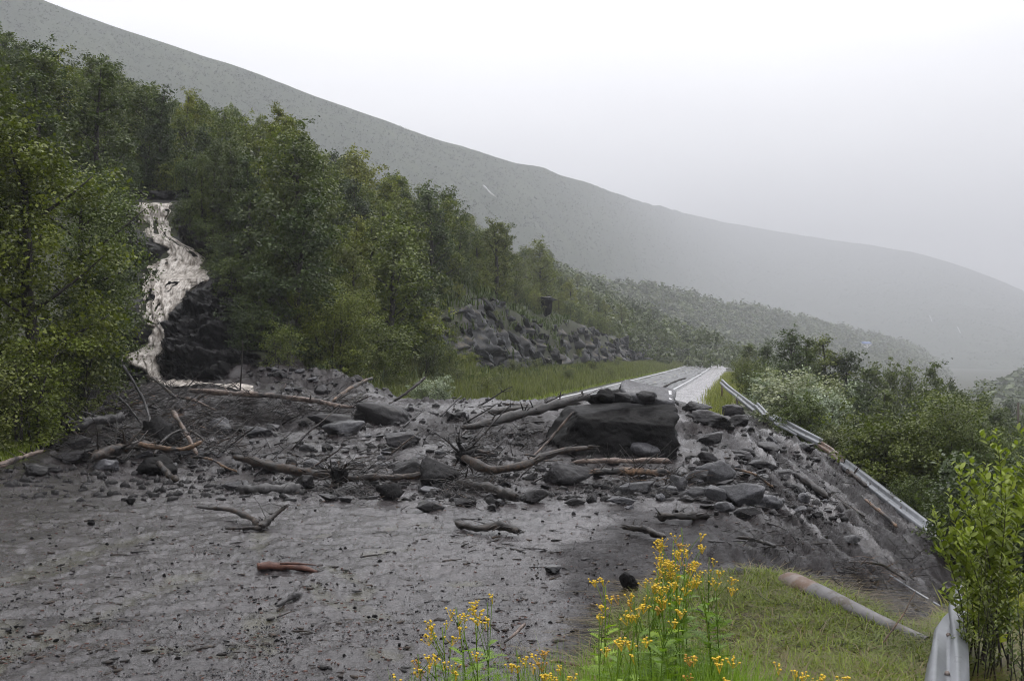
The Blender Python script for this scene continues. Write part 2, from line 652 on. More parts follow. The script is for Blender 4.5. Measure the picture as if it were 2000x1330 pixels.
def build_materials():
    # wet debris-flow mud
    m, nt, b = newmat('wet_mud')
    p = wpos(nt)
    n1 = noise(nt, .5, 5, .6, p)
    n2 = noise(nt, 16, 5, .7, p)
    base = ramp(nt, n1, [(.3, (.028, .0235, .0243)), (.7, (.058, .049, .0505))])
    grit = ramp(nt, n2, [(.35, (.5, .48, .5)), (.6, (1.35, 1.3, 1.3))])
    base = mixc(nt, 1.0, base, grit, 'MULTIPLY')
    vor = nt.nodes.new('ShaderNodeTexVoronoi')
    vor.inputs['Scale'].default_value = 30
    nt.links.new(p, vor.inputs['Vector'])
    chip = ramp(nt, vor.outputs['Color'], [(.80, (0, 0, 0)), (.86, (1, 1, 1))])
    near = ramp(nt, vor.outputs['Distance'], [(.25, (1, 1, 1)), (.4, (0, 0, 0))])
    patch = ramp(nt, noise(nt, 1.1, 3, .6, p), [(.42, (0, 0, 0)), (.62, (.55, .55, .55))])
    f = mixc(nt, 1.0, mixc(nt, 1.0, chip, near, 'MULTIPLY'), patch, 'MULTIPLY')
    base = mixc(nt, f, base, (.085, .045, .034))
    # olive silt films: the water that still trickles over the near mud
    ps = wpos(nt, scale=(.55, .55, 1), rot=(0, 0, 0))
    sa = nt.nodes.new('ShaderNodeAttribute')
    sa.attribute_name = 'silt'
    wa = nt.nodes.new('ShaderNodeAttribute')
    wa.attribute_name = 'wet'
    film = mixc(nt, 1.0, sa.outputs['Fac'], ramp(nt, noise(nt, 9, 4, .65, ps), [(.35, (.2, .2, .2)), (.6, (1, 1, 1))]), 'MULTIPLY')
    base = mixc(nt, mrange(nt, wa.outputs['Fac'], 0, 1, 1, 0), base, mixc(nt, 1.0, base, (.36, .335, .335), 'MULTIPLY'))
    base = mixc(nt, film, base, (.050, .044, .016))
    nt.links.new(base, b.inputs['Base Color'])
    rg = mrange(nt, noise(nt, 1.4, 4, .6, p), .3, .7, .12, .34)
    nt.links.new(rg, b.inputs['Roughness'])
    b.inputs['IOR'].default_value = 1.4
    nt.links.new(mrange(nt, wa.outputs['Fac'], 0, 1, .22, .6), b.inputs['Specular IOR Level'])
    nt.links.new(mrange(nt, wa.outputs['Fac'], 0, 1, .12, .85), b.inputs['Coat Weight'])
    b.inputs['Coat Roughness'].default_value = .16
    b.inputs['Coat IOR'].default_value = 1.36
    pb = wpos(nt, scale=(1, 1.7, 1))
    n_ = bump(nt, b, noise(nt, 7, 7, .75, pb), 1.0, .09)
    n_ = bump(nt, b, noise(nt, 45, 5, .75, p), .9, .02, n_)
    n_ = bump(nt, b, vor.outputs['Distance'], .25, .01, n_)
    cb = nt.nodes.new('ShaderNodeBump')
    cb.inputs['Strength'].default_value = .6
    cb.inputs['Distance'].default_value = .03
    nt.links.new(noise(nt, 11, 5, .7, pb), cb.inputs['Height'])
    nt.links.new(cb.outputs['Normal'], b.inputs['Coat Normal'])
    M['mud'] = m

    # woodland soil, mostly hidden by foliage
    m, nt, b = newmat('soil')
    p = wpos(nt)
    c = ramp(nt, noise(nt, 1.2, 6, .65, p), [(.3, (.018, .018, .010)), (.5, (.03, .034, .014)), (.7, (.045, .05, .02))])
    nt.links.new(c, b.inputs['Base Color'])
    b.inputs['Roughness'].default_value = .9
    bump(nt, b, noise(nt, 5, 6, .7, p), .8, .1)
    M['soil'] = m

    def rockmat(name, c0, c1, c2, r0, r1, sc_=3.0, bs=.6, moss=None, wet_top=None):
        m, nt, b = newmat(name)
        v = vec_of(nt, 'Object')
        p = wpos(nt)
        oi = nt.nodes.new('ShaderNodeObjectInfo')
        big = noise(nt, sc_ * .35, 4, .6, p)
        fine = noise(nt, sc_ * 5, 6, .7, p)
        c = ramp(nt, big, [(.3, c0), (.5, c1), (.72, c2)])
        c = mixc(nt, 1.0, c, ramp(nt, fine, [(.3, (.55, .55, .55)), (.65, (1.35, 1.35, 1.35))]), 'MULTIPLY')
        c = mixc(nt, 1.0, c, ramp(nt, oi.outputs['Random'], [(0, (.75, .74, .73)), (1, (1.3, 1.3, 1.34))]), 'MULTIPLY')
        if moss:
            g = nt.nodes.new('ShaderNodeNewGeometry')
            sp = nt.nodes.new('ShaderNodeSeparateXYZ')
            nt.links.new(g.outputs['Normal'], sp.inputs['Vector'])
            f1 = mrange(nt, sp.outputs['Z'], .35, .8, 0, 1)
            f2 = ramp(nt, noise(nt, 1.4, 4, .6, p), [(.45, (0, 0, 0)), (.6, (.8, .8, .8))])
            c = mixc(nt, mixc(nt, 1.0, f1, f2, 'MULTIPLY'), c, moss)
        nt.links.new(c, b.inputs['Base Color'])
        nt.links.new(mrange(nt, noise(nt, sc_, 3, .6, p), .3, .7, r0, r1), b.inputs['Roughness'])
        n_ = bump(nt, b, noise(nt, sc_ * 2, 6, .72, p), bs, .08)
        bump(nt, b, noise(nt, sc_ * 14, 4, .7, p), bs * .7, .015, n_)
        b.inputs['Coat Weight'].default_value = {'muddy_rock': .3, 'washed_rock': .45, 'boulder_rock': .05}.get(name, .1)
        b.inputs['Specular IOR Level'].default_value = .07 if name == 'boulder_rock' else .15
        b.inputs['Coat Roughness'].default_value = .22
        b.inputs['Coat IOR'].default_value = 1.36
        M[name] = m

    rockmat('muddy_rock', (.007, .0065, .007), (.015, .014, .0145), (.032, .030, .0315), .22, .5, 3.0, .9)
    rockmat('washed_rock', (.024, .024, .025), (.045, .045, .048), (.085, .085, .09), .2, .42, 3.0, .9)
    rockmat('boulder_rock', (.003, .0028, .0028), (.005, .0047, .0047), (.011, .0105, .0105), .45, .65, 1.8, 1.0)
    rockmat('slate', (.010, .011, .012), (.034, .036, .038), (.15, .15, .155), .3, .6, 1.2, .8, moss=(.05, .045, .016))
    rockmat('slate_dark', (.012, .013, .013), (.028, .029, .030), (.055, .056, .058), .35, .65, 1.2, .8, moss=(.06, .045, .018))
    rockmat('gully_rock', (.006, .006, .0065), (.013, .0125, .013), (.026, .025, .026), .35, .6, 1.0, .9)

    def bark(name, stops, r=.55, scale=6, bs=.8, mud=.45):
        m, nt, b = newmat(name)
        p = wpos(nt)
        c = ramp(nt, noise(nt, scale, 6, .7, p), stops)
        f = ramp(nt, noise(nt, 2.0, 4, .65, p), [(mud - .06, (1, 1, 1)), (mud + .06, (0, 0, 0))])
        c = mixc(nt, f, c, (.009, .008, .008))
        b.inputs['Coat Weight'].default_value = .18 if name != 'tree_bark' else 0
        b.inputs['Coat Roughness'].default_value = .2
        b.inputs['Specular IOR Level'].default_value = .3
        nt.links.new(c, b.inputs['Base Color'])
        b.inputs['Roughness'].default_value = r
        n_ = bump(nt, b, noise(nt, 22, 6, .75, p), bs, .03)
        M[name] = m

    bark('muddy_bark', [(.3, (.006, .0055, .005)), (.5, (.014, .011, .009)), (.68, (.045, .031, .022))], .42, 9, .9, .42)
    bark('brown_bark', [(.3, (.007, .005, .004)), (.5, (.022, .014, .009)), (.66, (.085, .050, .028))], .4, 12, 1.0, .46)
    bark('orange_wood', [(.3, (.03, .02, .012)), (.5, (.10, .06, .034)), (.66, (.28, .17, .10))], .45, 11, .9, .48)
    bark('pale_bark', [(.3, (.05, .036, .03)), (.5, (.15, .11, .09)), (.68, (.30, .24, .20))], .5, 9, .8, .45)
    bark('grey_wood', [(.3, (.022, .021, .021)), (.5, (.05, .048, .048)), (.68, (.10, .095, .095))], .42, 8, .8, .40)
    bark('red_bark', [(.3, (.035, .013, .009)), (.5, (.09, .036, .024)), (.7, (.18, .085, .055))], .4, 10, .8, .33)
    bark('tree_bark', [(.3, (.010, .009, .008)), (.5, (.028, .025, .022)), (.7, (.08, .075, .07))], .8, 8, .6, .3)

    def leaf(name, lo, hi, yel=None, rough=.45, trans=.28, spread=.30):
        m, nt, b = newmat(name)
        at_ = nt.nodes.new('ShaderNodeAttribute')
        at_.attribute_name = 'tone'
        oi = nt.nodes.new('ShaderNodeObjectInfo')
        c = ramp(nt, at_.outputs['Fac'], [(0, lo), (1, hi)])
        a_, b_ = 1 - spread, 1 + spread
        c = mixc(nt, 1.0, c, ramp(nt, oi.outputs['Random'], [(0, (a_, a_ * 1.04, a_ * 1.1)), (.5, (.98, 1.02, .98)), (1, (b_ * 1.05, b_, a_))]), 'MULTIPLY')
        nt.links.new(c, b.inputs['Base Color'])
        b.inputs['Roughness'].default_value = rough
        b.inputs['Specular IOR Level'].default_value = .35
        tr = nt.nodes.new('ShaderNodeBsdfTranslucent')
        nt.links.new(mixc(nt, 1.0, c, (1.1, 1.25, .55), 'MULTIPLY'), tr.inputs['Color'])
        mx = nt.nodes.new('ShaderNodeMixShader')
        mx.inputs['Fac'].default_value = trans
        nt.links.new(b.outputs['BSDF'], mx.inputs[1])
        nt.links.new(tr.outputs['BSDF'], mx.inputs[2])
        out = [n for n in nt.nodes if n.type == 'OUTPUT_MATERIAL'][0]
        nt.links.new(mx.outputs['Shader'], out.inputs['Surface'])
        M[name] = m

    leaf('leaf_birch', (.028, .040, .011), (.145, .175, .048))
    leaf('leaf_dark', (.018, .029, .011), (.090, .120, .038))
    leaf('leaf_olive', (.032, .043, .008), (.175, .205, .034))
    leaf('leaf_light', (.055, .066, .018), (.20, .215, .062))
    leaf('leaf_silver', (.07, .09, .045), (.38, .42, .31), rough=.4, trans=.2, spread=.08)
    leaf('leaf_bright', (.07, .10, .012), (.33, .38, .05), trans=.33)
    leaf('grass', (.045, .058, .008), (.27, .32, .035), trans=.36)
    leaf('grass_dry', (.05, .032, .014), (.20, .14, .05), trans=.2)
    leaf('herb', (.06, .07, .020), (.25, .26, .085), trans=.38)
    leaf('tansy_leaf', (.06, .11, .012), (.24, .36, .05), trans=.42)

    def plain(name, col, rough=.5, metal=0.0, n_amt=.2, n_scale=12, bs=.1, dirt=None, dirt_at=.5):
        m, nt, b = newmat(name)
        p = wpos(nt)
        c = mixc(nt, 1.0, col, ramp(nt, noise(nt, n_scale, 5, .65, p), [(.3, (1 - n_amt,) * 3), (.7, (1 + n_amt,) * 3)]), 'MULTIPLY')
        if dirt:
            c = mixc(nt, ramp(nt, noise(nt, 2.6, 6, .7, p), [(dirt_at, (0, 0, 0)), (dirt_at + .08, (1, 1, 1))]), c, dirt)
        nt.links.new(c, b.inputs['Base Color'])
        b.inputs['Roughness'].default_value = rough
        b.inputs['Metallic'].default_value = metal
        bump(nt, b, noise(nt, n_scale * 3, 4, .6, p), bs, .01)
        M[name] = m

    plain('steel', (.20, .21, .225), .40, .55, .14, 5, .08, dirt=(.05, .045, .04), dirt_at=.57)
    plain('dull_steel', (.105, .10, .10), .5, .25, .3, 4, .15, dirt=(.055, .042, .032), dirt_at=.50)
    plain('rusty_steel', (.16, .13, .115), .55, .3, .25, 5, .12, dirt=(.11, .065, .042), dirt_at=.47)
    plain('paint', (.50, .50, .51), .5, 0, .12, 6, .1, dirt=(.14, .14, .145), dirt_at=.58)
    plain('centre_paint', (.42, .38, .24), .5, 0, .2, 6, .1)
    plain('tansy_yellow', (.58, .38, .015), .6, 0, .25, 40, .2)
    plain('tansy_brown', (.36, .19, .015), .6, 0, .25, 40, .2)
    plain('roof_blue', (.06, .12, .32), .4, 0, .1, 3, .1)
    plain('wall_white', (.6, .6, .6), .7, 0, .1, 3, .1)
    plain('dark_glass', (.03, .035, .04), .15, 0, .1, 3, .0)
    plain('pole_wood', (.05, .04, .03), .8, 0, .2, 8, .2)
    plain('black_gloss', (.008, .008, .009), .14, 0, .1, 8, .1)

    # asphalt, wet: wheel tracks shine
    m, nt, b = newmat('asphalt')
    p = wpos(nt)
    ps = wpos(nt, scale=(.9, .05, 1), rot=(0, 0, math.atan(447 / F)))
    c = ramp(nt, noise(nt, 2.0, 3, .5, ps), [(.35, (.045, .046, .048)), (.65, (.075, .076, .078))])
    c = mixc(nt, 1.0, c, ramp(nt, noise(nt, 60, 3, .6, p), [(.3, (.8, .8, .8)), (.7, (1.2, 1.2, 1.2))]), 'MULTIPLY')
    nt.links.new(c, b.inputs['Base Color'])
    nt.links.new(mrange(nt, noise(nt, 1.1, 3, .5, ps), .35, .65, .16, .5), b.inputs['Roughness'])
    bump(nt, b, noise(nt, 80, 3, .6, p), .15, .006)
    M['asphalt'] = m

    # silty water sheet on the shoulder
    m, nt, b = newmat('silty_film')
    p = wpos(nt, scale=(1, .35, 1), rot=(0, 0, math.atan(447 / F)))
    nt.links.new(ramp(nt, noise(nt, 1.6, 5, .65, p), [(.35, (.22, .21, .215)), (.62, (.40, .385, .395))]), b.inputs['Base Color'])
    b.inputs['Roughness'].default_value = .22
    bump(nt, b, noise(nt, 2.2, 5, .7, p), .35, .03)
    M['silt'] = m

    # brown flood water, churned white at the lips
    m, nt, b = newmat('flood_water')
    at_ = nt.nodes.new('ShaderNodeAttribute')
    at_.attribute_name = 'tone'
    pf = wpos(nt, scale=(5.0, .8, .55))
    pf2 = wpos(nt, scale=(3.0, 1.6, 1.5))
    f = mixc(nt, .38, noise(nt, 2.0, 5, .65, pf, .6), noise(nt, 1.5, 4, .6, pf2, .8))
    c = ramp(nt, f, [(.38, (.12, .10, .08)), (.48, (.32, .285, .245)), (.60, (.62, .575, .525))])
    nt.links.new(c, b.inputs['Base Color'])
    b.inputs['Roughness'].default_value = .45
    bump(nt, b, f, .5, .12)
    M['water'] = m

    # painted boulder grass etc: grass mat ground under the blades
    m, nt, b = newmat('turf')
    p = wpos(nt)
    c = ramp(nt, noise(nt, 2.2, 6, .7, p), [(.38, (.020, .018, .014)), (.5, (.045, .044, .016)), (.66, (.10, .105, .028))])
    nt.links.new(c, b.inputs['Base Color'])
    b.inputs['Roughness'].default_value = .9
    bump(nt, b, noise(nt, 30, 5, .7, p), .9, .04)
    M['turf'] = m

    # distant forested slope
    m, nt, b = newmat('slope_woods')
    p = wpos(nt)
    c = ramp(nt, noise(nt, .02, 8, .72, p), [(.3, (.018, .030, .012)), (.5, (.032, .048, .019)), (.68, (.055, .070, .028))])
    nt.links.new(c, b.inputs['Base Color'])
    b.inputs['Roughness'].default_value = .95
    bump(nt, b, noise(nt, .5, 6, .75, p), 1.0, 2.0)
    M['slope'] = m


build_materials()

# ------------------------------------------------------------------ the ground
def polar_grid(az, rad):
    A, Rr = np.meshgrid(az, rad)
    X, Y = Rr * np.sin(A), Rr * np.cos(A)
    n, m_ = A.shape
    idx = np.arange(n * m_).reshape(n, m_)
    Q = np.stack([idx[:-1, :-1], idx[:-1, 1:], idx[1:, 1:], idx[1:, :-1]], -1).reshape(-1, 4)
    return X.ravel(), Y.ravel(), Q


az = np.radians(np.concatenate([np.arange(-180, -36, 4.0), np.linspace(-36, 36, 380), np.arange(40, 181, 4.0)]))
rad = np.concatenate([[0.02, .6, 1.2, 2.0, 3.0], np.exp(np.linspace(math.log(4.0), math.log(420), 210)), [520, 700, 1000, 1500, 2200, 3200]])
X, Y, Q = polar_grid(az, rad)
Z = ground(X, Y)
s_, t_ = st(X, Y)
Z = np.where(np.hypot(X, Y) > 520, np.minimum(Z, -22), Z)
inroad = (t_ > -12.0) & (t_ < -1.0) & (s_ > -10)
Z = Z - np.where(inroad, .05 + .0008 * np.clip(np.hypot(X, Y) - 40, 0, 400), 0)
Z = Z - .35 * sm(-.2, .6, poly_sd(X, Y)) * (mud_thick(X, Y) > .3) - .06 * sm(-.2, .5, poly_sd(X, Y))
g_o = link('ground', mk_mesh('ground', np.stack([X, Y, Z], 1), Q, M['soil'], True))
tag(g_o, 'dark woodland soil and turf of the hillside and embankment', kind='structure')


# road, lines and flooded shoulder: sheets 4 mm apart, gently curving right at the far end
def road_shift(s):
    return -0.00007 * np.maximum(0, s - 60) ** 2 * 0.6


def strip(name, t0, t1, z, mat, s0=28.0, s1=470.0, step=2.0, label=None, kind='structure', parent=None, wob=0.0):
    ss = np.arange(s0, s1, step)
    V = []
    for s in ss:
        for j, t in enumerate((t0, t1)):
            tt = t + float(road_shift(s)) + (wob * float(fbm(s * .35, j * 9.0, oct=4, seed=77)) if wob and j == 1 else 0)
            x, y = xy(s, tt)
            V.append((x, y, z))
    n = len(ss)
    Q = [(2 * i, 2 * i + 1, 2 * i + 3, 2 * i + 2) for i in range(n - 1)]
    o = link(name, mk_mesh(name, V, np.array(Q), mat), parent)
    if label:
        tag(o, label, kind=kind)
    return o


road = strip('road', -11.35, -4.6, .0, M['asphalt'], label='wet grey two lane road running away beyond the debris')
strip('shoulder', -4.7, -1.7, -.006, M['silt'], step=1.0, s0=30, s1=230, label='flooded pale grey shoulder beside the road', wob=.35)
strip('shoulder', -4.7, -2.3, -.010, M['silt'], step=2.0, s0=228, s1=460, label='narrow far end of the flooded shoulder')
strip('edge_line', -11.1, -10.87, .006, M['paint'], label='white edge line on the hillside edge of the road')
strip('edge_line', -5.15, -4.98, .006, M['paint'], label='white edge line between carriageway and flooded shoulder')
for i, s in enumerate(np.arange(31, 330, 12.0)):
    strip('centre_dash', -8.12, -8.0, .006, M['centre_paint'], s0=s, s1=s + 3.2, step=1.5, parent=road)

# the mud itself
az = np.radians(np.linspace(-31, 29, 620))
rad = np.exp(np.linspace(math.log(3.6), math.log(54), 600))
X, Y, Q = polar_grid(az, rad)
sd = poly_sd(X, Y) + .35 * fbm(X * 1.3, Y * 1.3, oct=3, seed=25)
Z = surf(X, Y) - .05 * sm(.25, 0, sd) * 0
Z = np.where(sd < .12, Z - (.12 - sd) * .8, Z)
keep = sd[Q].max(1) > -.12
Q = Q[keep]
used = np.unique(Q)
remap = np.full(len(X), -1)
remap[used] = np.arange(len(used))
Z = Z - .02 * silt_mask(X, Y)
mud_me = mk_mesh('mud', np.stack([X, Y, Z], 1)[used], remap[Q], M['mud'], True)
for nm_, fn_ in (('silt', silt_mask), ('wet', wet_mask)):
    at_ = mud_me.attributes.new(nm_, 'FLOAT', 'POINT')
    at_.data.foreach_set('value', fn_(X[used], Y[used]).astype(np.float32))
mud_o = link('mud', mud_me)
tag(mud_o, 'wet grey mud of the debris flow covering the road and embankment', kind='structure')


# ------------------------------------------------------------------ valley sides beyond
def hillside(name, cols, label, seed, amp, rows=90, ncol=420, zfoot=-14.0, foot=.42, far=1.0, nsc=.02):
    """cols: (px, skyline py, distance); slope rises from a foot nearer the camera to its crest and drops behind"""
    cols = np.array(cols, float)
    px = np.linspace(cols[0, 0], cols[-1, 0], ncol)
    sy = np.interp(px, cols[:, 0], cols[:, 1])
    sy = np.convolve(np.pad(sy, 12, mode='edge'), np.ones(25) / 25, 'valid')
    dist = np.interp(px, cols[:, 0], cols[:, 2]) * far
    dist = np.convolve(np.pad(dist, 12, mode='edge'), np.ones(25) / 25, 'valid')
    crest = CAMZ + (HOR - sy) * dist / F
    V = []
    us = np.concatenate([np.linspace(0, 1, rows), [1.08, 1.25]])
    for u in us:
        uu = min(u, 1.0)
        Yd = dist * (foot + (1 - foot) * uu) + (max(0, u - 1) * dist * .5)
        zz = zfoot + (crest - zfoot) * (uu ** 1.12) - max(0, u - 1) * 90 * far
        x = (px - CXP) / F * Yd
        zz = zz + amp * fbm(x * nsc, Yd * nsc, oct=4, seed=seed) * (1 - .8 * uu)
        V.append(np.stack([x, Yd, zz], 1))
    V = np.array(V)
    n, m_ = V.shape[:2]
    idx = np.arange(n * m_).reshape(n, m_)
    Q = np.stack([idx[:-1, :-1], idx[:-1, 1:], idx[1:, 1:], idx[1:, :-1]], -1).reshape(-1, 4)
    o = link(name, mk_mesh(name, V.reshape(-1, 3), Q, M['slope'], True))
    tag(o, label, kind='structure')
    return V


mtn = hillside('mountain', [(-300, -160, 250), (0, -38, 285), (100, 4, 300), (330, 92, 320), (520, 152, 340), (680, 218, 365), (830, 262, 400), (1000, 312, 460), (1110, 345, 540), (1230, 387, 760),
                            (1400, 432, 1480), (1580, 462, 1620), (1760, 486, 1500), (1900, 524, 1400), (1990, 562, 1340), (2150, 640, 1260), (2350, 740, 1200)],
               'misty mountain side falling away to the right under low cloud', 3, 14.0, far=2.9, nsc=.0075, zfoot=-40.0)
spur = hillside('hill', [(1040, 505, 330), (1150, 545, 350), (1300, 568, 400), (1500, 606, 540), (1640, 640, 680), (1760, 672, 800), (1820, 694, 860), (1850, 730, 860), (1900, 790, 840), (1960, 850, 820)],
                'wooded spur in the haze beyond the end of the road', 8, 6.0, rows=60, ncol=300, far=1.9, nsc=.011, zfoot=-30.0)
lowhill = hillside('hill', [(1740, 850, 300), (1830, 820, 310), (1880, 790, 320), (1925, 765, 330), (1960, 750, 340), (2000, 738, 350), (2100, 715, 370), (2300, 700, 400)],
                   'dim wooded rise in the valley at the right edge', 12, 2.5, rows=30, ncol=120, far=2.0, zfoot=-26.0, foot=.22)


def forest_on(Vg, n, size, name, label, seed, leaf_mat, leaves=26, lsize=.26, umin=.1):
    """a far wood: thousands of ragged crowns too small to tell apart, one object"""
    g = np.random.default_rng(seed)
    rows, cols_ = Vg.shape[:2]
    u = umin + (1 - umin) * g.random(n) ** .8
    r = np.minimum(u * (rows - 4), rows - 4)
    c = g.random(n) * (cols_ - 2)
    ri, ci = r.astype(int), c.astype(int)
    fr, fc = (r - ri)[:, None], (c - ci)[:, None]
    P = (Vg[ri, ci] * (1 - fr) * (1 - fc) + Vg[ri + 1, ci] * fr * (1 - fc) + Vg[ri, ci + 1] * (1 - fr) * fc + Vg[ri + 1, ci + 1] * fr * fc)
    sc_ = size * g.uniform(.55, 1.25, n) * (P[:, 1] / P[:, 1].mean()) ** .55
    D = g.normal(size=(n, leaves, 3))
    D /= np.linalg.norm(D, axis=2)[:, :, None]
    D[:, :, 2] = np.abs(D[:, :, 2]) * 1.25 + .12
    rr = g.uniform(.55, 1.0, (n, leaves, 1))
    C = P[:, None] + D * rr * sc_[:, None, None] * np.array([.5, .5, .62])
    N = D + g.normal(size=D.shape) * .45
    N /= np.linalg.norm(N, axis=2)[:, :, None]
    A = np.cross(N, g.normal(size=N.shape))
    A /= np.linalg.norm(A, axis=2)[:, :, None] + 1e-9
    B = np.cross(N, A)
    l = (lsize * sc_[:, None, None] * g.uniform(.6, 1.3, (n, leaves, 1)))
    V = np.stack([C - A * l, C + B * l * .8, C + A * l, C - B * l * .8], 2).reshape(-1, 3)
    Q = np.arange(len(V)).reshape(-1, 4)
    tone = np.repeat(np.clip(g.random(n)[:, None] * .7 + g.random((n, leaves)) * .3, 0, 1).ravel(), 4)
    o = link(name, mk_mesh(name, V, Q, leaf_mat, False, tone))
    tag(o, label, kind='stuff')


forest_on(mtn, 26000, 4.4, 'mountain_scrub', 'fine grey green birch scrub covering the misty mountain side', 5, M['slope'], leaves=8, lsize=.17, umin=.05)
forest_on(spur, 4600, 8.5, 'far_wood', 'hazy wood on the spur beyond the road', 6, M['leaf_birch'], leaves=32, lsize=.14)
forest_on(lowhill, 1500, 8.5, 'far_wood', 'dim blue grey wood on the rise at the right edge', 7, M['leaf_dark'], leaves=40, lsize=.17)


# ------------------------------------------------------------------ waterfall gully
def gully_surface():
    pxs = np.linspace(196, 560, 150)
    pys = np.linspace(762, 372, 190)
    rows_ = []
    # depth along the view for each screen row follows the gully profile
    Ys = np.linspace(43.0, 65, 700)
    py_of = HOR - (gully_profile(Ys) - CAMZ) * F / Ys
    py_m = np.minimum.accumulate(py_of)
    for v in pys:
        i = np.searchsorted(-py_m, -v)
        yb = Ys[min(i, len(Ys) - 1)]
        x = (pxs - CXP) / F * yb
        z = CAMZ + (HOR - v) * yb / F
        rows_.append(np.stack([x, np.full_like(x, yb), np.full_like(x, z)], 1))
    V = np.array(rows_)
    return V, pxs, pys


gV, gpx, gpy = gully_surface()
# water course in the rock: (py, left px, right px)
WC = [(396, 268, 338), (410, 270, 336), (440, 272, 332), (456, 274, 338), (470, 300, 346), (485, 318, 374), (505, 325, 398), (520, 282, 406), (535, 278, 408), (550, 275, 402), (570, 274, 372), (600, 274, 345),
      (620, 276, 335), (640, 292, 334), (652, 296, 338), (670, 292, 330), (685, 262, 318), (695, 235, 312), (705, 237, 306), (715, 262, 308), (730, 280, 318), (745, 295, 328), (756, 312, 345)]
WC = np.array(WC, float)


def course_w(px, py):
    l, r = np.interp(py, WC[:, 0], WC[:, 1]), np.interp(py, WC[:, 0], WC[:, 2])
    return (px - (l + r) / 2) / ((r - l) / 2)


def build_gully():
    PX, PY = np.meshgrid(gpx, gpy)
    V = gV.copy()
    n3 = fbm(V[..., 0] * 1.3, V[..., 1] * 1.3 + 9, V[..., 2] * 1.5, oct=6, seed=51, gain=.66)
    ledge = np.abs(fbm(V[..., 0] * .35, V[..., 1] * .4, V[..., 2] * 1.3, oct=3, seed=52))
    w = np.abs(course_w(PX, PY))
    out = sm(1.0, 2.0, w)
    bluff = np.exp(-((PX - 385) / 62) ** 2 - ((PY - 650) / 85) ** 2)       # rounded black bluff right of the fall
    bl2 = np.exp(-((PX - 272) / 26) ** 2 - ((PY - 478) / 34) ** 2)
    bl3 = np.exp(-((PX - 262) / 30) ** 2 - ((PY - 632) / 45) ** 2)
    push = out * (.45 + .7 * n3 - .5 * ledge) + bluff * 2.6 * sm(.9, 1.6, w) + bl2 * 1.6 * sm(.95, 1.6, w) + bl3 * 1.8 * sm(.95, 1.6, w) + .12 * n3
    V[..., 1] -= push                       # towards the viewer
    V[..., 2] += out * .25 * n3
    n, m_ = V.shape[:2]
    idx = np.arange(n * m_).reshape(n, m_)
    Q = np.stack([idx[:-1, :-1], idx[:-1, 1:], idx[1:, 1:], idx[1:, :-1]], -1).reshape(-1, 4)
    o = link('cliff', mk_mesh('cliff', V.reshape(-1, 3), Q, M['gully_rock'], True))
    tag(o, 'black mud-stained rock walls of the gully around the waterfall', kind='structure')
    # water sheet
    vs = np.linspace(396, 757, 220)
    us = np.linspace(-1, 1, 34)
    W = []
    Ys = np.linspace(43.0, 65, 900)
    py_m = np.minimum.accumulate(HOR - (gully_profile(Ys) - CAMZ) * F / Ys)
    for v in vs:
        l, r = np.interp(v, WC[:, 0], WC[:, 1]), np.interp(v, WC[:, 0], WC[:, 2])
        i = min(np.searchsorted(-py_m, -v), len(Ys) - 1)
        jl, jr = 5 * float(fbm(v * .07, 1.0, oct=3, seed=61)), 5 * float(fbm(v * .07, 8.0, oct=3, seed=62))
        for u in us:
            px = (l + r) / 2 + (r - l) / 2 * u + (jl if u < 0 else jr) * abs(u)
            yb = Ys[i] - .42 * (1 - u ** 4) - .12
            x = (px - CXP) / F * yb
            z = CAMZ + (HOR - v) * yb / F
            yy = yb - .22 * float(fbm(px * .09, v * .035, oct=4, seed=63, gain=.6))
            W.append((x, yy, z))
    W = np.array(W)
    idx = np.arange(len(vs) * len(us)).reshape(len(vs), len(us))
    Q = np.stack([idx[:-1, :-1], idx[:-1, 1:], idx[1:, 1:], idx[1:, :-1]], -1).reshape(-1, 4)
    # tears in the sheet where the rock shows through
    c = W[Q].mean(1)
    vm, um = np.repeat(vs[:-1], len(us) - 1), np.tile(us[:-1], len(vs) - 1)
    tear = fbm(um * 7, vm * .05, oct=3, seed=66) 
    zone = ((vm > 406) & (vm < 456) & (um > -.30) & (tear > -.02)) | ((vm > 548) & (vm < 632) & (um < .15) & (um > -.95)) | ((vm > 455) & (vm < 500) & (um > .1))
    edge = np.abs(um) > .82
    keep = ~((zone & (tear > .38)) | (edge & (tear > .3)))
    o = link('waterfall', mk_mesh('waterfall', W, Q[keep], M['water'], True))
    tag(o, 'muddy brown waterfall tumbling down the gully', kind='structure')
    # pool at the foot
    P = []
    for a in np.linspace(0, 1, 60):
        px, py = 320 + a * 175, 752 + a * 14 - 6 * math.sin(a * 3)
        for b_ in np.linspace(-1, 1, 7):
            q = onmud(px, py + b_ * (4 + 3 * math.sin(a * 9)))
            P.append((q[0], q[1], q[2] + .09 + .03 * float(fbm(px * .1, py * .2 + b_, oct=2, seed=3))))
    idx = np.arange(60 * 7).reshape(60, 7)
    Q = np.stack([idx[:-1, :-1], idx[:-1, 1:], idx[1:, 1:], idx[1:, :-1]], -1).reshape(-1, 4)
    o = link('stream', mk_mesh('stream', P, Q, M['water'], True))
    tag(o, 'brown stream spreading from the foot of the waterfall', kind='structure')


build_gully()


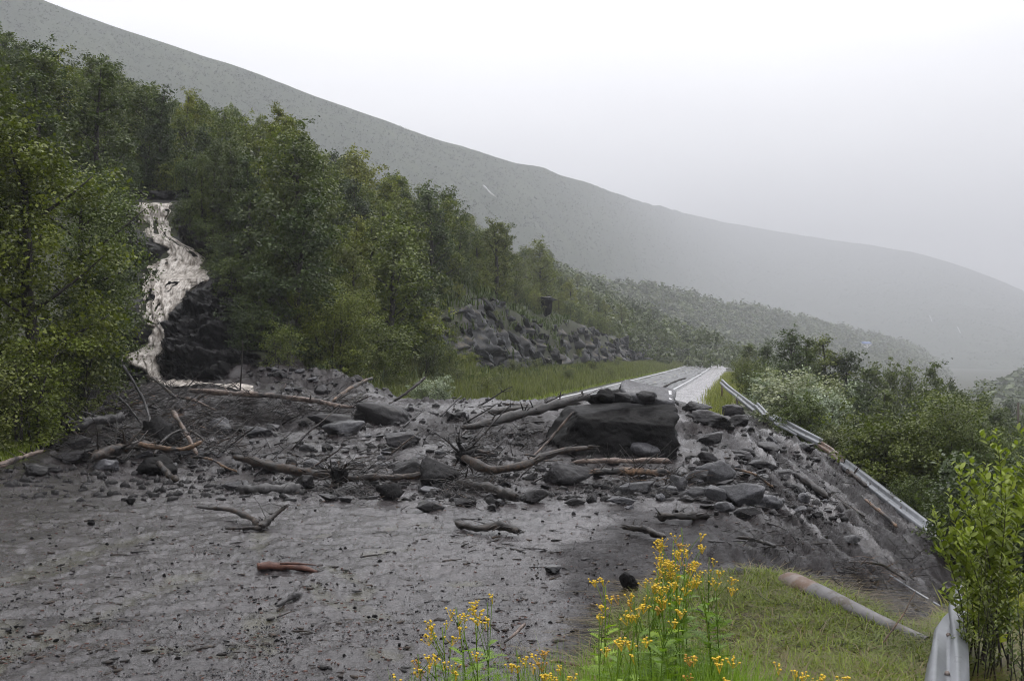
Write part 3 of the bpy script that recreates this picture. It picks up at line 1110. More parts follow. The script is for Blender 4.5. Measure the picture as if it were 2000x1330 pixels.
# ------------------------------------------------------------------ rock cut beside the road: a face of separate slabs
def build_rock_cut():
    ss = np.linspace(70, 300, 420)
    us = np.linspace(0, 1, 40)
    V = []
    for s in ss:
        h = np.interp(s, CUT_S, CUT_Z)
        for u in us:
            t = -20.2 - 2.6 * u ** 1.3
            z = .3 + (h - .1) * u
            n = fbm(s * .45, u * 4, 0.0, oct=4, seed=71, gain=.6)
            st_ = abs(float(fbm(s * .15 + u * 2, u * 6, 1.0, oct=3, seed=72)))
            t2 = t + .9 * float(n) - .7 * st_
            x, y = xy(s, t2)
            V.append((x, y, z + .3 * float(vnoise(s * .4, u * 5, seed=73))))
    idx = np.arange(len(ss) * len(us)).reshape(len(ss), len(us))
    Q = np.stack([idx[:-1, :-1], idx[:-1, 1:], idx[1:, 1:], idx[1:, :-1]], -1).reshape(-1, 4)
    face = link('rock_face', mk_mesh('rock_face', V, Q, M['slate_dark'], False))
    tag(face, 'blasted grey slate rock cut beside the road', kind='structure')
    metas = []
    for k in range(9):
        Vv, T = rock_geo(900 + k, 4, 13, 70, .12, .08, boxy=.35)
        metas.append(mk_mesh('rock_slab', Vv, T, M['slate'] if k % 3 else M['slate_dark']))
    cnt = 0
    rr = random.Random(5)
    while cnt < 295:
        s = 76 + (292 - 76) * rr.random() ** 1.25
        u = rr.random()
        h = float(np.interp(s, CUT_S, CUT_Z))
        if s < 100 and u > .85 and rr.random() < .5:
            continue
        L = rr.uniform(.55, 1.9) * (1 + (s - 80) / 230)
        t = -20.2 - 2.3 * u - rr.uniform(-.2, .45)
        x, y = xy(s, t)
        o = link('rock', metas[rr.randrange(9)], face, (x, y, .4 + h * u * .96),
                 (rr.uniform(-.2, .2), rr.gauss(.5, .14), math.pi / 2 - math.atan(447 / F) + rr.gauss(0, .22)),
                 (L * rr.uniform(.8, 1.5), L * rr.uniform(.5, .8), L * rr.uniform(.22, .6)))
        cnt += 1
    # second low cut far down the road
    V = []
    for k in range(60):
        pass


build_rock_cut()
for k in range(3):
    Vv, T = rock_geo(960 + k, 3, 9, 20, .08, .04, boxy=.4)
    s, t, w_ = ((330, -21, 9), (352, -23, 11), (380, -24, 12))[k]
    x, y = xy(s, t)
    o = link('rock_outcrop', mk_mesh('rock_outcrop', Vv, T, M['slate']), None, (x, y, 1.6), (0, .1, .6 + k), (w_, 3.5, 4.2 - k * .4))
    tag(o, ('grey outcrop by the far bend of the road, nearest of three', 'middle of the three grey outcrops by the far bend', 'farthest grey outcrop by the bend, palest in the haze')[k], 'rock', 'outcrops by the far bend')

# ------------------------------------------------------------------ trees
def crown_geo(seed, H, Rw, n_clump, per, lsize, low=.12, stems=1, spray=.34, pointy=.5, droop=0.0):
    """returns (wood bag, leaf bag): tapered stems with limbs, leaves in clumps along and at the ends of the limbs"""
    g = np.random.default_rng(seed)
    rnd = random.Random(seed)
    wood = Bag()
    tips = []
    for k in range(stems):
        a0 = 2 * math.pi * k / max(1, stems) + g.uniform(0, 1)
        lean = (0.0 if stems == 1 else g.uniform(.25, .6)) * Rw
        hs = H * (1 if k == 0 else g.uniform(.7, .95))
        top = np.array([math.cos(a0) * lean, math.sin(a0) * lean, hs * .93])
        P = wiggle([(math.cos(a0) * .06 * stems, math.sin(a0) * .06 * stems, -.3), top * np.array([.45, .45, .5]), top], 7, H * .035, rnd)
        r0 = H * (.017 if stems == 1 else .010)
        V, Q, T = tube(P, [r0 * 1.2, r0, r0 * .15], 6)
        wood.add(V, Q, T)
        nl = int(round((17 if stems == 1 else 9)))
        for i in range(nl):
            f = low + (1 - low - .06) * ((i + g.uniform(0, .9)) / nl)
            base = np.array([np.interp(f, np.linspace(0, 1, len(P)), P[:, j]) for j in range(3)])
            az_ = i * 2.4 + g.uniform(-.6, .6) + k
            prof = (math.sin(math.pi * min(1, (f * .80 + .16))) ** .6) * (1 - pointy * max(0, f - .45))
            L = Rw * prof * g.uniform(.65, 1.2) * (1 if stems == 1 else .75)
            up = g.uniform(.45, 1.1)
            tip = base + np.array([math.cos(az_), math.sin(az_), up]) * L * .85
            tip[2] = min(tip[2], H * g.uniform(.93, 1.02))
            mid = (base + tip) / 2 + np.array([0, 0, -.08 * L])
            LP = wiggle([base, mid, tip], 4, L * .05, rnd)
            V, Q, T = tube(LP, [r0 * .4, r0 * .1], 4)
            wood.add(V, Q, T)
            for q in (.35, .55, .7, .85, 1.0):
                c = np.array([np.interp(q, np.linspace(0, 1, 4), LP[:, j]) for j in range(3)])
                tips.append((c + g.normal(size=3) * L * .10, .55 + .45 * q))
        tips.append((P[-1], 1.0))
        tips.append((P[-1] + np.array([0, 0, H * .03]), .7))
    tips = [tips[i] for i in g.permutation(len(tips))]
    C = []
    while len(C) < n_clump:
        for c, w in tips:
            C.append((c + g.normal(size=3) * Rw * .15 * np.array([1, 1, .8]), w))
            if len(C) >= n_clump:
                break
    cc = np.array([c for c, w in C])
    n = len(cc)
    sg = Rw * spray * .42 * g.uniform(.4, 1.15, n)
    off = g.normal(size=(n, per, 3)) * sg[:, None, None] * np.array([1, 1, .72])
    L3 = cc[:, None] + off
    L3[:, :, 2] = np.maximum(L3[:, :, 2], H * .03)
    L3 = L3.reshape(-1, 3)
    cen = np.array([0, 0, H * .5])
    Nn = (L3 - cen) * np.array([.35, .35, .2]) / Rw + g.normal(size=L3.shape) * .55 + np.array([0, 0, .55])
    Nn /= np.linalg.norm(Nn, axis=1)[:, None]
    A = np.cross(Nn, g.normal(size=Nn.shape))
    A /= np.linalg.norm(A, axis=1)[:, None] + 1e-9
    B = np.cross(Nn, A)
    l = lsize * g.uniform(.6, 1.25, len(L3))[:, None]
    V = np.stack([L3 - A * l * .5, L3 + B * l * .32 + Nn * l * .06, L3 + A * l * .5, L3 - B * l * .32 + Nn * l * .06], 1).reshape(-1, 3)
    Q = np.arange(len(V)).reshape(-1, 4)
    ct = g.uniform(0, 1, n)
    tone = np.repeat(np.clip(np.repeat(ct, per) * .6 + g.uniform(0, .4, n * per), 0, 1), 4)
    leaf = Bag()
    leaf.add(V, Q, None, 0.5)
    leaf.tone = [tone]
    return wood, leaf


class Kind:
    def __init__(self, name, cat, H, wood, leaf, lmat, bmat='tree_bark'):
        self.name, self.cat, self.H = name, cat, H
        self.w = wood.mesh('trunk', M[bmat], True)
        self.lbase = leaf
        self.l = {}
        self.leafmesh = leaf.mesh('crown', M[lmat[0]])
        for lm in lmat:
            self.l[lm] = M[lm]

    def put(self, x, y, h, label, group, lm=None, wid=1.0, z=None, rot=None, name=None, cat=None):
        lm = lm or list(self.l)[0]
        z = float(ground(x, y)) if z is None else z
        k = h / self.H
        e = empty(name or self.name, (x, y, z), R.uniform(0, 6.28) if rot is None else rot)
        e.scale = (k * wid, k * wid, k)
        tag(e, label, cat or self.cat, group)
        link('trunk', self.w, e)
        cr = link('crown', self.leafmesh, e)
        cr.material_slots[0].link = 'OBJECT'
        cr.material_slots[0].material = self.l[lm]
        return e


LM = ['leaf_birch', 'leaf_dark', 'leaf_olive', 'leaf_light']
NEAR = [Kind('birch_tree', 'tree', 8.5, *crown_geo(100 + i, 8.5, 2.2 + .2 * i, 340, 46, .12, low=.06, spray=.25, pointy=.5), LM) for i in range(3)]
BIRCH = [Kind('birch_tree', 'tree', 8.0, *crown_geo(200 + i, 8.0, 1.7 + .25 * (i % 3), 230, 34, .17, low=.08, spray=.27, pointy=.55 + .2 * (i % 3)), LM) for i in range(6)]
SHRUB = [Kind('birch_shrub', 'shrub', 3.0, *crown_geo(300 + i, 3.0, 1.3, 150, 30, .10, low=.02, stems=4, spray=.28, pointy=.3), LM) for i in range(3)]
WILLOW = [Kind('willow_bush', 'bush', 3.2, *crown_geo(400 + i, 3.2, 1.7, 300, 34, .125, low=.02, stems=7, spray=.24, pointy=.2), ['leaf_silver', 'leaf_dark', 'leaf_olive', 'leaf_birch', 'leaf_light']) for i in range(2)]

BIGB = [Kind('willow_bush', 'bush', 6.0, *crown_geo(450 + i, 6.0, 2.5, 640, 56, .095, low=.02, stems=7, spray=.20, pointy=.2), ['leaf_silver', 'leaf_dark', 'leaf_olive', 'leaf_birch', 'leaf_light']) for i in range(2)]

# --- named individuals, left side:  px, depth, height, width factor, leaf, kind, label
for px, Y, h, wf, lm, kind, nm, ca, lab in [
    (62, 27.5, 8.1, 1.15, 'leaf_olive', NEAR[0], 'birch_tree', 'tree', 'tall olive green birch with the brightest crown at the left edge of the picture'),
    (-60, 27.0, 8.6, 1.1, 'leaf_olive', NEAR[1], 'birch_tree', 'tree', 'olive birch cut by the left edge beside the brightest birch'),
    (150, 31, 6.6, 1.15, 'leaf_birch', NEAR[2], 'birch_tree', 'tree', 'birch between the bright olive birch and the waterfall'),
    (204, 35.0, 5.2, .72, 'leaf_olive', NEAR[1], 'birch_tree', 'tree', 'light green birch leaning over the left side of the waterfall'),
    (170, 30.5, 4.6, 1.0, 'leaf_dark', NEAR[0], 'birch_tree', 'tree', 'low dark birch below the light green birch at the waterfall'),
    (222, 46.0, 7.6, .8, 'leaf_dark', BIRCH[1], 'birch_tree', 'tree', 'dark birch shading the left lip of the waterfall'),
    (196, 41.0, 5.2, .9, 'leaf_dark', BIRCH[2], 'birch_tree', 'tree', 'dark birch at the left foot of the gully'),
    (392, 57.5, 4.6, .6, 'leaf_birch', BIRCH[0], 'birch_tree', 'tree', 'slim young birch standing right beside the upper waterfall'),
    (488, 54.0, 6.0, .9, 'leaf_dark', BIRCH[3], 'birch_tree', 'tree', 'dark birch hanging over the black bluff right of the waterfall'),
    (418, 58.5, 5.2, .8, 'leaf_birch', BIRCH[2], 'birch_tree', 'tree', 'young birch behind the slim one beside the upper waterfall'),
    (448, 56.5, 5.6, .85, 'leaf_birch', BIRCH[1], 'birch_tree', 'tree', 'birch rooted on top of the black bluff right of the waterfall'),
    (560, 52.0, 5.4, 1.0, 'leaf_birch', BIRCH[4], 'birch_tree', 'tree', 'birch between the black bluff and the round willow'),
    (506, 49.5, 3.7, 1.05, 'leaf_dark', BIRCH[5], 'birch_tree', 'tree', 'low dark birch at the right foot of the black bluff'),
    (655, 49.0, 5.2, 1.1, 'leaf_birch', BIGB[0], 'willow_bush', 'bush', 'big round grey green willow at the foot of the wooded slope'),
    (735, 56.0, 3.0, 1.3, 'leaf_olive', WILLOW[1], 'willow_bush', 'bush', 'low olive bush right of the big round willow'),
    (800, 66.0, 3.5, 1.2, 'leaf_olive', WILLOW[0], 'willow_bush', 'bush', 'olive bush on the bank left of the rock cut'),
    (842, 46.0, 1.75, 1.25, 'leaf_silver', WILLOW[1], 'willow_bush', 'bush', 'silvery willow bush at the edge of the mud below the rock cut'),
]:
    x = (px - CXP) / F * Y
    kind.put(x, Y, h, lab, None, lm, wf, name=nm, cat=ca)
for i, (px, Y, h, wf, lm, lab) in enumerate([
    (55, 25.6, 2.6, 1.3, 'leaf_olive', 'bright leafy bush at the mud edge under the tall olive birch'),
    (150, 29.0, 3.1, 1.1, 'leaf_light', 'pale green bush with glossy leaves beside the tangled roots on the left'),
    (-30, 24.5, 2.4, 1.3, 'leaf_light', 'pale green bush cut by the left edge above the grass strip'),
    (110, 27.5, 2.0, 1.1, 'leaf_olive', 'small olive bush behind the grey log with its root plate'),
    (196, 32.5, 1.9, 1.0, 'leaf_birch', 'small bush at the left foot of the waterfall rocks')]):
    x = (px - CXP) / F * Y
    SHRUB[i % 3].put(x, Y, h, lab, None, lm, wf, name='leafy_bush', cat='bush')

# --- the wood on the slope: skyline read from the photograph limits how high crowns may reach
SKX = [-200, 0, 60, 100, 180, 260, 330, 420, 470, 560, 620, 700, 780, 860, 900, 1010, 1070, 1110, 1145, 1165, 1200, 1300, 1400]
SKY = [10, 38, 70, 92, 96, 150, 172, 188, 210, 186, 250, 268, 305, 335, 365, 400, 428, 470, 515, 560, 585, 640, 680]
placed = []


def far_enough(x, y, d):
    for a, b_, c in placed:
        if (a - x) ** 2 + (b_ - y) ** 2 < (d * .5 + c * .5) ** 2:
            return False
    return True


def slope_wood(n, s0, s1, t0, t1, gap, hr, kinds, name, cat, groups, mats, lift=0.0, skyfit=False):
    k = tries = 0
    while k < n and tries < n * 60:
        tries += 1
        s = s0 * (s1 / s0) ** R.random()
        t = R.uniform(t0, t1)
        x, y = xy(s, t)
        if y < 20:
            continue
        z = float(ground(x, y))
        px, py = topix(x, y, z)
        if px < -160 or px > 1420:
            continue
        if 205 < px < 525 and y < 66.5:
            continue
        if px < 300 and y < 38:
            continue
        if t > -23.5 and 66 < s < 300:
            continue
        g_ = gap * (1 + max(0, s - 80) / 160)
        if not far_enough(x, y, g_):
            continue
        h = R.uniform(*hr)
        lim = np.interp(px, SKX, SKY) + R.choice([R.uniform(-14, 10), R.uniform(0, 60)])
        zt = CAMZ + (HOR - lim) * y / F
        if z + h > zt:
            h = zt - z
            if h < hr[0] * .55:
                continue
        kd = kinds[R.randrange(len(kinds))]
        lm_ = mats[R.randrange(len(mats))]
        lab, grp = groups(px, py, s)
        top_y = topix(x, y, z + h)[1]
        row = 'on the skyline' if top_y < np.interp(px, SKX, SKY) + 22 else ('in the upper rows' if top_y < np.interp(px, SKX, SKY) + 90 else ('in the middle rows' if top_y < np.interp(px, SKX, SKY) + 190 else 'in the lowest rows'))
        lab = {'leaf_birch': 'grey green', 'leaf_dark': 'dark green', 'leaf_olive': 'olive', 'leaf_light': 'pale yellow green'}[lm_] + ' ' + lab + ', ' + row
        kd.put(x, y, h, lab, grp, lm_, R.uniform(.85, 1.2), name=name, cat=cat, z=z - .15)
        placed.append((x, y, g_))
        k += 1
    return k


def g_main(px, py, s):
    if px < 230:
        return 'birch in the wood above the left birches', 'birches in the wood at the upper left'
    if px < 520:
        return 'birch in the dense wood above the waterfall', 'birches above the waterfall'
    if px < 860:
        return 'birch on the slope between waterfall and rock cut', 'birches on the slope left of the rock cut'
    return 'birch on the slope above the rock cut', 'birches above the rock cut'


def g_sap(px, py, s):
    return 'birch sapling growing on top of the rock cut', 'saplings on top of the rock cut'


def g_edge(px, py, s):
    return 'low shrub at the lower edge of the wood', 'shrubs along the lower edge of the wood'


c1 = slope_wood(180, 44, 125, -60, -19.0, 2.7, (6.5, 9.5), BIRCH, 'birch_tree', 'tree', g_main, ['leaf_birch', 'leaf_dark', 'leaf_birch', 'leaf_olive', 'leaf_light'])
c2 = slope_wood(110, 110, 340, -75, -26, 3.6, (6, 9.5), BIRCH, 'birch_tree', 'tree', g_main, ['leaf_birch', 'leaf_light', 'leaf_birch', 'leaf_olive'])
c3 = slope_wood(120, 72, 330, -40, -23.6, 1.5, (1.6, 3.8), SHRUB, 'birch_sapling', 'sapling', g_sap, ['leaf_light', 'leaf_olive', 'leaf_light', 'leaf_birch'])
c4 = slope_wood(60, 42, 74, -26, -17.6, 1.7, (1.5, 3.2), SHRUB, 'woodland_shrub', 'shrub', g_edge, ['leaf_olive', 'leaf_birch', 'leaf_dark'])

# beyond 300 m along the road: dense young wood as one mass at the foot of the slope
fw = []
for i in range(900):
    s = R.uniform(200, 470)
    t = -R.uniform(13.5, 70) if R.random() < .8 else R.uniform(4, 40)
    x, y = xy(s, t + float(road_shift(s)))
    fw.append((x, y, float(ground(x, y))))
fw = np.array(fw)[:, None, :]
fw2 = np.repeat(fw, 3, axis=1)
fw2[:, 1, 0] += 1.5
fw2[:, 2, 0] += 3
forest_on(fw2, 1700, 5.0, 'roadside_wood', 'dense hazy young wood along the far stretch of the road', 9, M['leaf_birch'], leaves=64, lsize=.10, umin=0.0)

for i, (px, Y, h, lm) in enumerate([(362, 59.2, 2.0, 'leaf_dark'), (378, 58.0, 2.2, 'leaf_birch'), (400, 56.0, 2.0, 'leaf_dark'), (425, 54.5, 2.3, 'leaf_birch'), (440, 52.5, 2.0, 'leaf_dark'),
                                   (262, 66.0, 2.6, 'leaf_dark'), (300, 67.0, 3.0, 'leaf_dark'), (335, 66.2, 2.6, 'leaf_birch'), (372, 65.0, 2.8, 'leaf_dark'), (405, 63.5, 3.0, 'leaf_dark'), (440, 61.0, 2.8, 'leaf_dark'), (470, 58.0, 2.6, 'leaf_birch'), (236, 62.0, 2.8, 'leaf_dark')]):
    SHRUB[i % 3].put((px - CXP) / F * Y, Y, h, 'dark shrub hanging over the rocks around the upper waterfall', 'shrubs around the upper waterfall', lm, 1.1, name='hanging_shrub', cat='shrub')
k = 0
while k < 46:
    s = 44 * (190 / 44) ** R.random()
    x, y = xy(s, R.uniform(-20.5, -14.0))
    if poly_sd(np.array([x]), np.array([y]))[0] > -.4:
        continue
    SHRUB[k % 3].put(x, y, R.uniform(.7, 1.7), 'pale sallow shrub in the herbs between road and rock cut', 'sallow shrubs below the rock cut', ['leaf_light', 'leaf_olive', 'leaf_light'][k % 3], 1.25, name='sallow_shrub', cat='shrub')
    k += 1

for i in range(16):
    s = 80 + 200 * (i / 15) ** 1.3
    u = R.uniform(.15, .85)
    x, y = xy(s, -20.3 - 2.2 * u)
    SHRUB[i % 3].put(x, y, R.uniform(.8, 1.5), 'small shrub clinging to a ledge of the rock cut', 'shrubs on the ledges of the rock cut', ['leaf_light', 'leaf_olive'][i % 2], 1.3, z=.4 + float(np.interp(s, CUT_S, CUT_Z)) * u, name='ledge_shrub', cat='shrub')

# --- right side, below the embankment: px, top py, depth, width factor, leaf, label
for i, (px, ty, Y, wf, lm, lab) in enumerate([
    (1462, 668, 118, 1.2, 'leaf_birch', 'small hazy tree just right of where the road vanishes'),
    (1500, 664, 88, .9, 'leaf_dark', 'dark tree between the vanishing road and the tallest tree on the right'),
    (1545, 640, 68, 1.0, 'leaf_dark', 'tallest dark tree right of the road with a ragged top'),
    (1575, 655, 70, .8, 'leaf_dark', 'dark tree touching the tallest one on its right'),
    (1608, 650, 84, 1.1, 'leaf_birch', 'broad tree behind the tallest tree on the right'),
    (1650, 676, 84, 1.0, 'leaf_dark', 'dark tree in the row stepping down right of the road, third behind the willow'),
    (1700, 702, 88, 1.0, 'leaf_birch', 'mid green tree where the right tree line dips first'),
    (1746, 702, 92, .9, 'leaf_birch', 'grey green tree left of the twin crowns on the right'),
    (1780, 712, 92, .8, 'leaf_birch', 'thin crowned tree between two rounder crowns on the right skyline'),
    (1832, 708, 82, .9, 'leaf_dark', 'round topped dark tree standing up from the right skyline'),
    (1868, 735, 86, .9, 'leaf_birch', 'tree just right of the round topped dark tree'),
    (1905, 758, 84, .9, 'leaf_dark', 'dark tree low on the right skyline left of the pole'),
    (1945, 790, 76, 1.0, 'leaf_dark', 'dark tree under the pole at the right edge'),
    (1990, 825, 66, 1.0, 'leaf_dark', 'dark tree cut by the right edge above the bright alder'),
    (1660, 740, 62, 1.1, 'leaf_dark', 'shadowy tree below the right tree line behind the willow'),
    (1720, 760, 58, 1.1, 'leaf_birch', 'tree filling the hollow right of the willow'),
    (1790, 770, 60, 1.1, 'leaf_dark', 'tree behind the large bush on the right'),
    (1860, 790, 54, 1.1, 'leaf_birch', 'tree behind the right shoulder of the large bush'),
    (1930, 835, 48, 1.1, 'leaf_dark', 'dark tree behind the bright alder at the right edge'),
    (1640, 800, 50, .9, 'leaf_birch', 'tree low in the hollow just behind the willow'),
]):
    x = (px - CXP) / F * Y
    z = float(ground(x, Y))
    zt = CAMZ + (HOR - ty) * Y / F
    BIRCH[i % 6].put(x, Y, max(3.0, zt - z), lab, None, lm, wf * min(1.15, 8.0 / max(4, zt - z) + .1), name='birch_tree', cat='tree', z=z)
for i, (px, ty, Y, h, wf, lm, nm, lab) in enumerate([
    (1512, 722, 50, 3.3, .95, 'leaf_silver', 'willow_bush', 'silvery willow bush behind the far guardrail'),
    (1562, 728, 46, 3.6, 1.05, 'leaf_silver', 'willow_bush', 'fullest silvery willow with upturned pale leaves'),
    (1600, 752, 43, 3.3, .8, 'leaf_silver', 'willow_bush', 'right hand end of the silvery willow thicket'),
    (1560, 775, 39, 2.4, .8, 'leaf_dark', 'willow_bush', 'dark bush under the silvery willow'),
    (1470, 705, 66, 2.3, .9, 'leaf_olive', 'willow_bush', 'low olive bush at the verge where the rail begins'),
    (1448, 700, 90, 2.0, .9, 'leaf_light', 'willow_bush', 'pale bush beside the far flooded shoulder'),
    (1640, 828, 37, 2.6, .9, 'leaf_light', 'willow_bush', 'light green bush left of the large bush behind the rail'),
    (1690, 850, 33, 2.5, .9, 'leaf_olive', 'willow_bush', 'olive bush between the long rail and the large bush'),
    (1745, 800, 32, 4.0, .85, 'leaf_olive', 'willow_bush', 'left lobe of the large bush behind the long rail'),
    (1825, 762, 31, 4.8, 1.0, 'leaf_olive', 'willow_bush', 'large round bush behind the long rail'),
    (1880, 800, 30, 4.4, .8, 'leaf_birch', 'willow_bush', 'right lobe of the large bush behind the bright alder'),
    (1960, 900, 23, 3.6, .9, 'leaf_dark', 'willow_bush', 'dark bush behind the bright alder at the right edge'),
    (1890, 960, 22, 3.0, .8, 'leaf_dark', 'willow_bush', 'dark bush below the end of the long rail'),
    (1780, 930, 28, 2.4, .7, 'leaf_dark', 'willow_bush', 'shaded bush just behind the middle of the long rail'),
]):
    x = (px - CXP) / F * Y
    z = float(ground(x, Y))
    zt = CAMZ + (HOR - ty) * Y / F
    (BIGB if zt - z > 3.8 else WILLOW)[i % 2].put(x, Y, min(zt - z, 7.5), lab, None, lm, wf * min(1.3, h / max(1.5, (zt - z)) * 1.05), name=nm, cat='bush', z=z)
for i, (px, ty, Y) in enumerate([(1925, 772, 125), (1950, 786, 118), (1975, 778, 132), (2000, 790, 120), (2025, 784, 128), (2055, 800, 118), (2090, 805, 120), (1962, 812, 88), (1990, 818, 82), (2015, 836, 70), (2045, 826, 84), (2075, 850, 66)]):
    x = (px - CXP) / F * Y
    z = float(ground(x, Y))
    BIRCH[i % 6].put(x, Y, min(11.0, max(4.0, CAMZ + (HOR - ty) * Y / F - z)), 'grey green birch in the valley at the right edge below the wooded rise', 'valley birches at the right edge', ['leaf_dark', 'leaf_birch'][i % 2], 1.2, z=z)
for i, (px, Y, h) in enumerate([(468, 48.5, 2.4), (485, 47.5, 2.0), (452, 50.5, 2.6), (500, 47.8, 2.4)]):
    SHRUB[i % 3].put((px - CXP) / F * Y, Y, h, 'dark shrub at the right foot of the black bluff', 'shrubs at the foot of the bluff', 'leaf_dark', 1.2, name='woodland_shrub', cat='shrub')
k = 0
while k < 62:
    s, t = R.uniform(24, 130), R.uniform(9, 75)
    x, y = xy(s, t)
    px = CXP + F * x / y
    if px < (1560 if k < 30 else 1800) or px > 2120:
        continue
    lim = np.interp(px, [1440, 1540, 1640, 1700, 1750, 1832, 1900, 1990, 2100], [690, 700, 715, 730, 738, 748, 772, 832, 870])
    z = float(ground(x, y))
    h = min(R.uniform(4.5, 7.5), CAMZ + (HOR - lim) * y / F - z)
    if h < 2.5:
        continue
    BIRCH[k % 6].put(x, y, h, 'dark birch in the dense wood below the embankment on the right', 'birches below the embankment', ['leaf_dark', 'leaf_birch'][k % 2], 1.15, z=z)
    k += 1


# ------------------------------------------------------------------ grass, herbs and ground cover (uncountable)
def blades(name, pts, hgt, wid, per, mat, label, seed, lean=.5, spread=.12, flat=False):
    """tufts of curved blades at points"""
    g = np.random.default_rng(seed)
    P = np.repeat(np.asarray(pts, float), per, axis=0)
    n = len(P)
    P = P + np.concatenate([g.normal(size=(n, 2)) * spread, np.zeros((n, 1))], 1)
    h = hgt * g.uniform(.5, 1.25, n)
    a = g.uniform(0, 2 * math.pi, n)
    d = np.stack([np.cos(a), np.sin(a), np.zeros(n)], 1)
    side = np.stack([-np.sin(a), np.cos(a), np.zeros(n)], 1)
    ln = lean * g.uniform(.3, 1.5, n)
    w = (wid * g.uniform(.6, 1.3, n))[:, None]
    z1 = np.array([0, 0, 1.0])
    b0, b1 = P - side * w, P + side * w
    m0 = P + d * (h * ln * .35)[:, None] + z1 * (h * .6 / (1 + .6 * ln))[:, None]
    tip = P + d * (h * ln)[:, None] + z1 * (h / (1 + 1.2 * ln ** 2))[:, None]
    V = np.stack([b0, b1, m0 + side * w * .8, m0 - side * w * .8, tip], 1).reshape(-1, 3)
    i = np.arange(n)[:, None] * 5
    Q = i + np.array([[0, 1, 2, 3]])
    T = i + np.array([[3, 2, 4]])
    tone = np.repeat(np.clip(g.uniform(0, 1, n) * .6 + .4 * (.5 + .5 * vnoise(P[:, 0] * 1.1, P[:, 1] * 1.1, seed=seed)), 0, 1), 5)
    o = link(name, mk_mesh(name, V, [Q, T], mat, False, tone))
    tag(o, label, kind='stuff')


def scatter(n, fx, cond):
    pts = []
    tr = 0
    while len(pts) < n and tr < n * 40:
        tr += 1
        x, y = fx()
        if cond(x, y):
            pts.append((x, y))
    pts = np.array(pts)
    z = ground(pts[:, 0], pts[:, 1])
    return np.column_stack([pts, z])


# tall yellow green herbs between road and rock cut
def fx_verge():
    s = 38 * (300 / 38) ** R.random()
    return xy(s, R.uniform(-20.5, -12.0) + float(road_shift(s)))


def cond_verge(x, y):
    if poly_sd(np.array([x]), np.array([y]))[0] > .1:
        return False
    s, t = st(x, y)
    return (t < -12.6 or R.random() < .25)


pv = scatter(5200, fx_verge, cond_verge)
tt = st(pv[:, 0], pv[:, 1])
hv = np.clip((-tt[1] - 12) / 3.0, .15, 1)
tall = pv[hv > .4]
low = pv[hv <= .4]
blades('roadside_herbs', tall, .85, .024, 13, M['herb'], 'tall yellow green herbs and sallow shoots between road and rock cut', 31, lean=.4, spread=.28)
blades('roadside_grass', low, .30, .02, 14, M['grass'], 'short grass strip along the white edge line', 32, lean=.6, spread=.25)


def fx_r():
    s = R.uniform(30, 150)
    return xy(s, R.uniform(-1.9, 6.5))


pr = scatter(3600, fx_r, lambda x, y: poly_sd(np.array([x]), np.array([y]))[0] < -.1 and st(x, y)[1] > (-1.5 if st(x, y)[0] < 60 else -1.9))
blades('embankment_grass', pr, .5, .018, 14, M['herb'], 'rank grass on the verge behind the guardrail', 33, lean=.5, spread=.25)


def fx_r2():
    s = R.uniform(14, 60)
    return xy(s, R.uniform(3.5, 13))


pr = scatter(2600, fx_r2, lambda x, y: poly_sd(np.array([x]), np.array([y]))[0] < -.15)
blades('embankment_herbs', pr, .7, .03, 14, M['herb'], 'leafy herbs on the bank below the long rail', 34, lean=.5, spread=.3)


def fx_hill():
    s = R.uniform(38, 140)
    return xy(s, R.uniform(-60, -17))


ph = scatter(3200, fx_hill, lambda x, y: y > 20 and poly_sd(np.array([x]), np.array([y]))[0] < -.3 and not (205 < CXP + F * x / y < 520 and y < 66))
blades('undergrowth', ph, .9, .06, 14, M['leaf_dark'], 'dark undergrowth on the floor of the wood', 35, lean=.6, spread=.5)

# moss and grass at the left mud edge
pl = scatter(800, lambda: ((R.uniform(-160, 190) - CXP) / F * 23, R.uniform(20.8, 27)), lambda x, y: poly_sd(np.array([x]), np.array([y]))[0] < -.02)
blades('mossy_grass', pl, .16, .014, 20, M['grass'], 'mossy yellow grass along the left edge of the mud', 36, lean=.8, spread=.2)

# matted grass on the near embankment
grass_poly = np.array([hit(a, b)[:2] for a, b in [(1360, 1130), (1500, 1128), (1600, 1160), (1810, 1262), (1835, 1240), (1990, 1180), (2060, 1200), (2060, 1420), (1150, 1420), (1185, 1300), (1230, 1225), (1290, 1165)]])


def fx_near():
    return R.uniform(-1.6, 6.0), R.uniform(4.5, 14)


def bald(x, y):
    a, b = topix(x, y, float(ground(x, y)))
    # dark muddy tongue across the mat, and the strip near the left plants
    return (abs(b - (1258 + (a - 1350) * .075)) < 24 and 1290 < a < 1690) or fbm(x * 1.7, y * 1.7, oct=3, seed=97) > .08


pn = scatter(8000, fx_near, lambda x, y: poly_sd(np.array([x]), np.array([y]), grass_poly)[0] > -.05 and not (bald(x, y) and R.random() < .85))
blades('matted_grass', pn, .21, .0052, 13, M['grass'], 'flattened yellow green grass on the near embankment', 37, lean=1.6, spread=.09)
blades('dry_straw', pn[::4], .36, .0035, 6, M['grass_dry'], 'dead brown straw lying over the near grass', 38, lean=3.5, spread=.12)
turf_V = []
gx, gy = np.meshgrid(np.linspace(-2.2, 6.4, 120), np.linspace(3.6, 14.5, 150))
gz = ground(gx, gy) + .015 + .03 * fbm(gx * 3, gy * 3, oct=3, seed=40)
sdg = poly_sd(gx.ravel(), gy.ravel(), grass_poly) + .15 * fbm(gx.ravel() * 3, gy.ravel() * 3, oct=2, seed=41)
idx = np.arange(gx.size).reshape(gx.shape)
Q = np.stack([idx[:-1, :-1], idx[:-1, 1:], idx[1:, 1:], idx[1:, :-1]], -1).reshape(-1, 4)
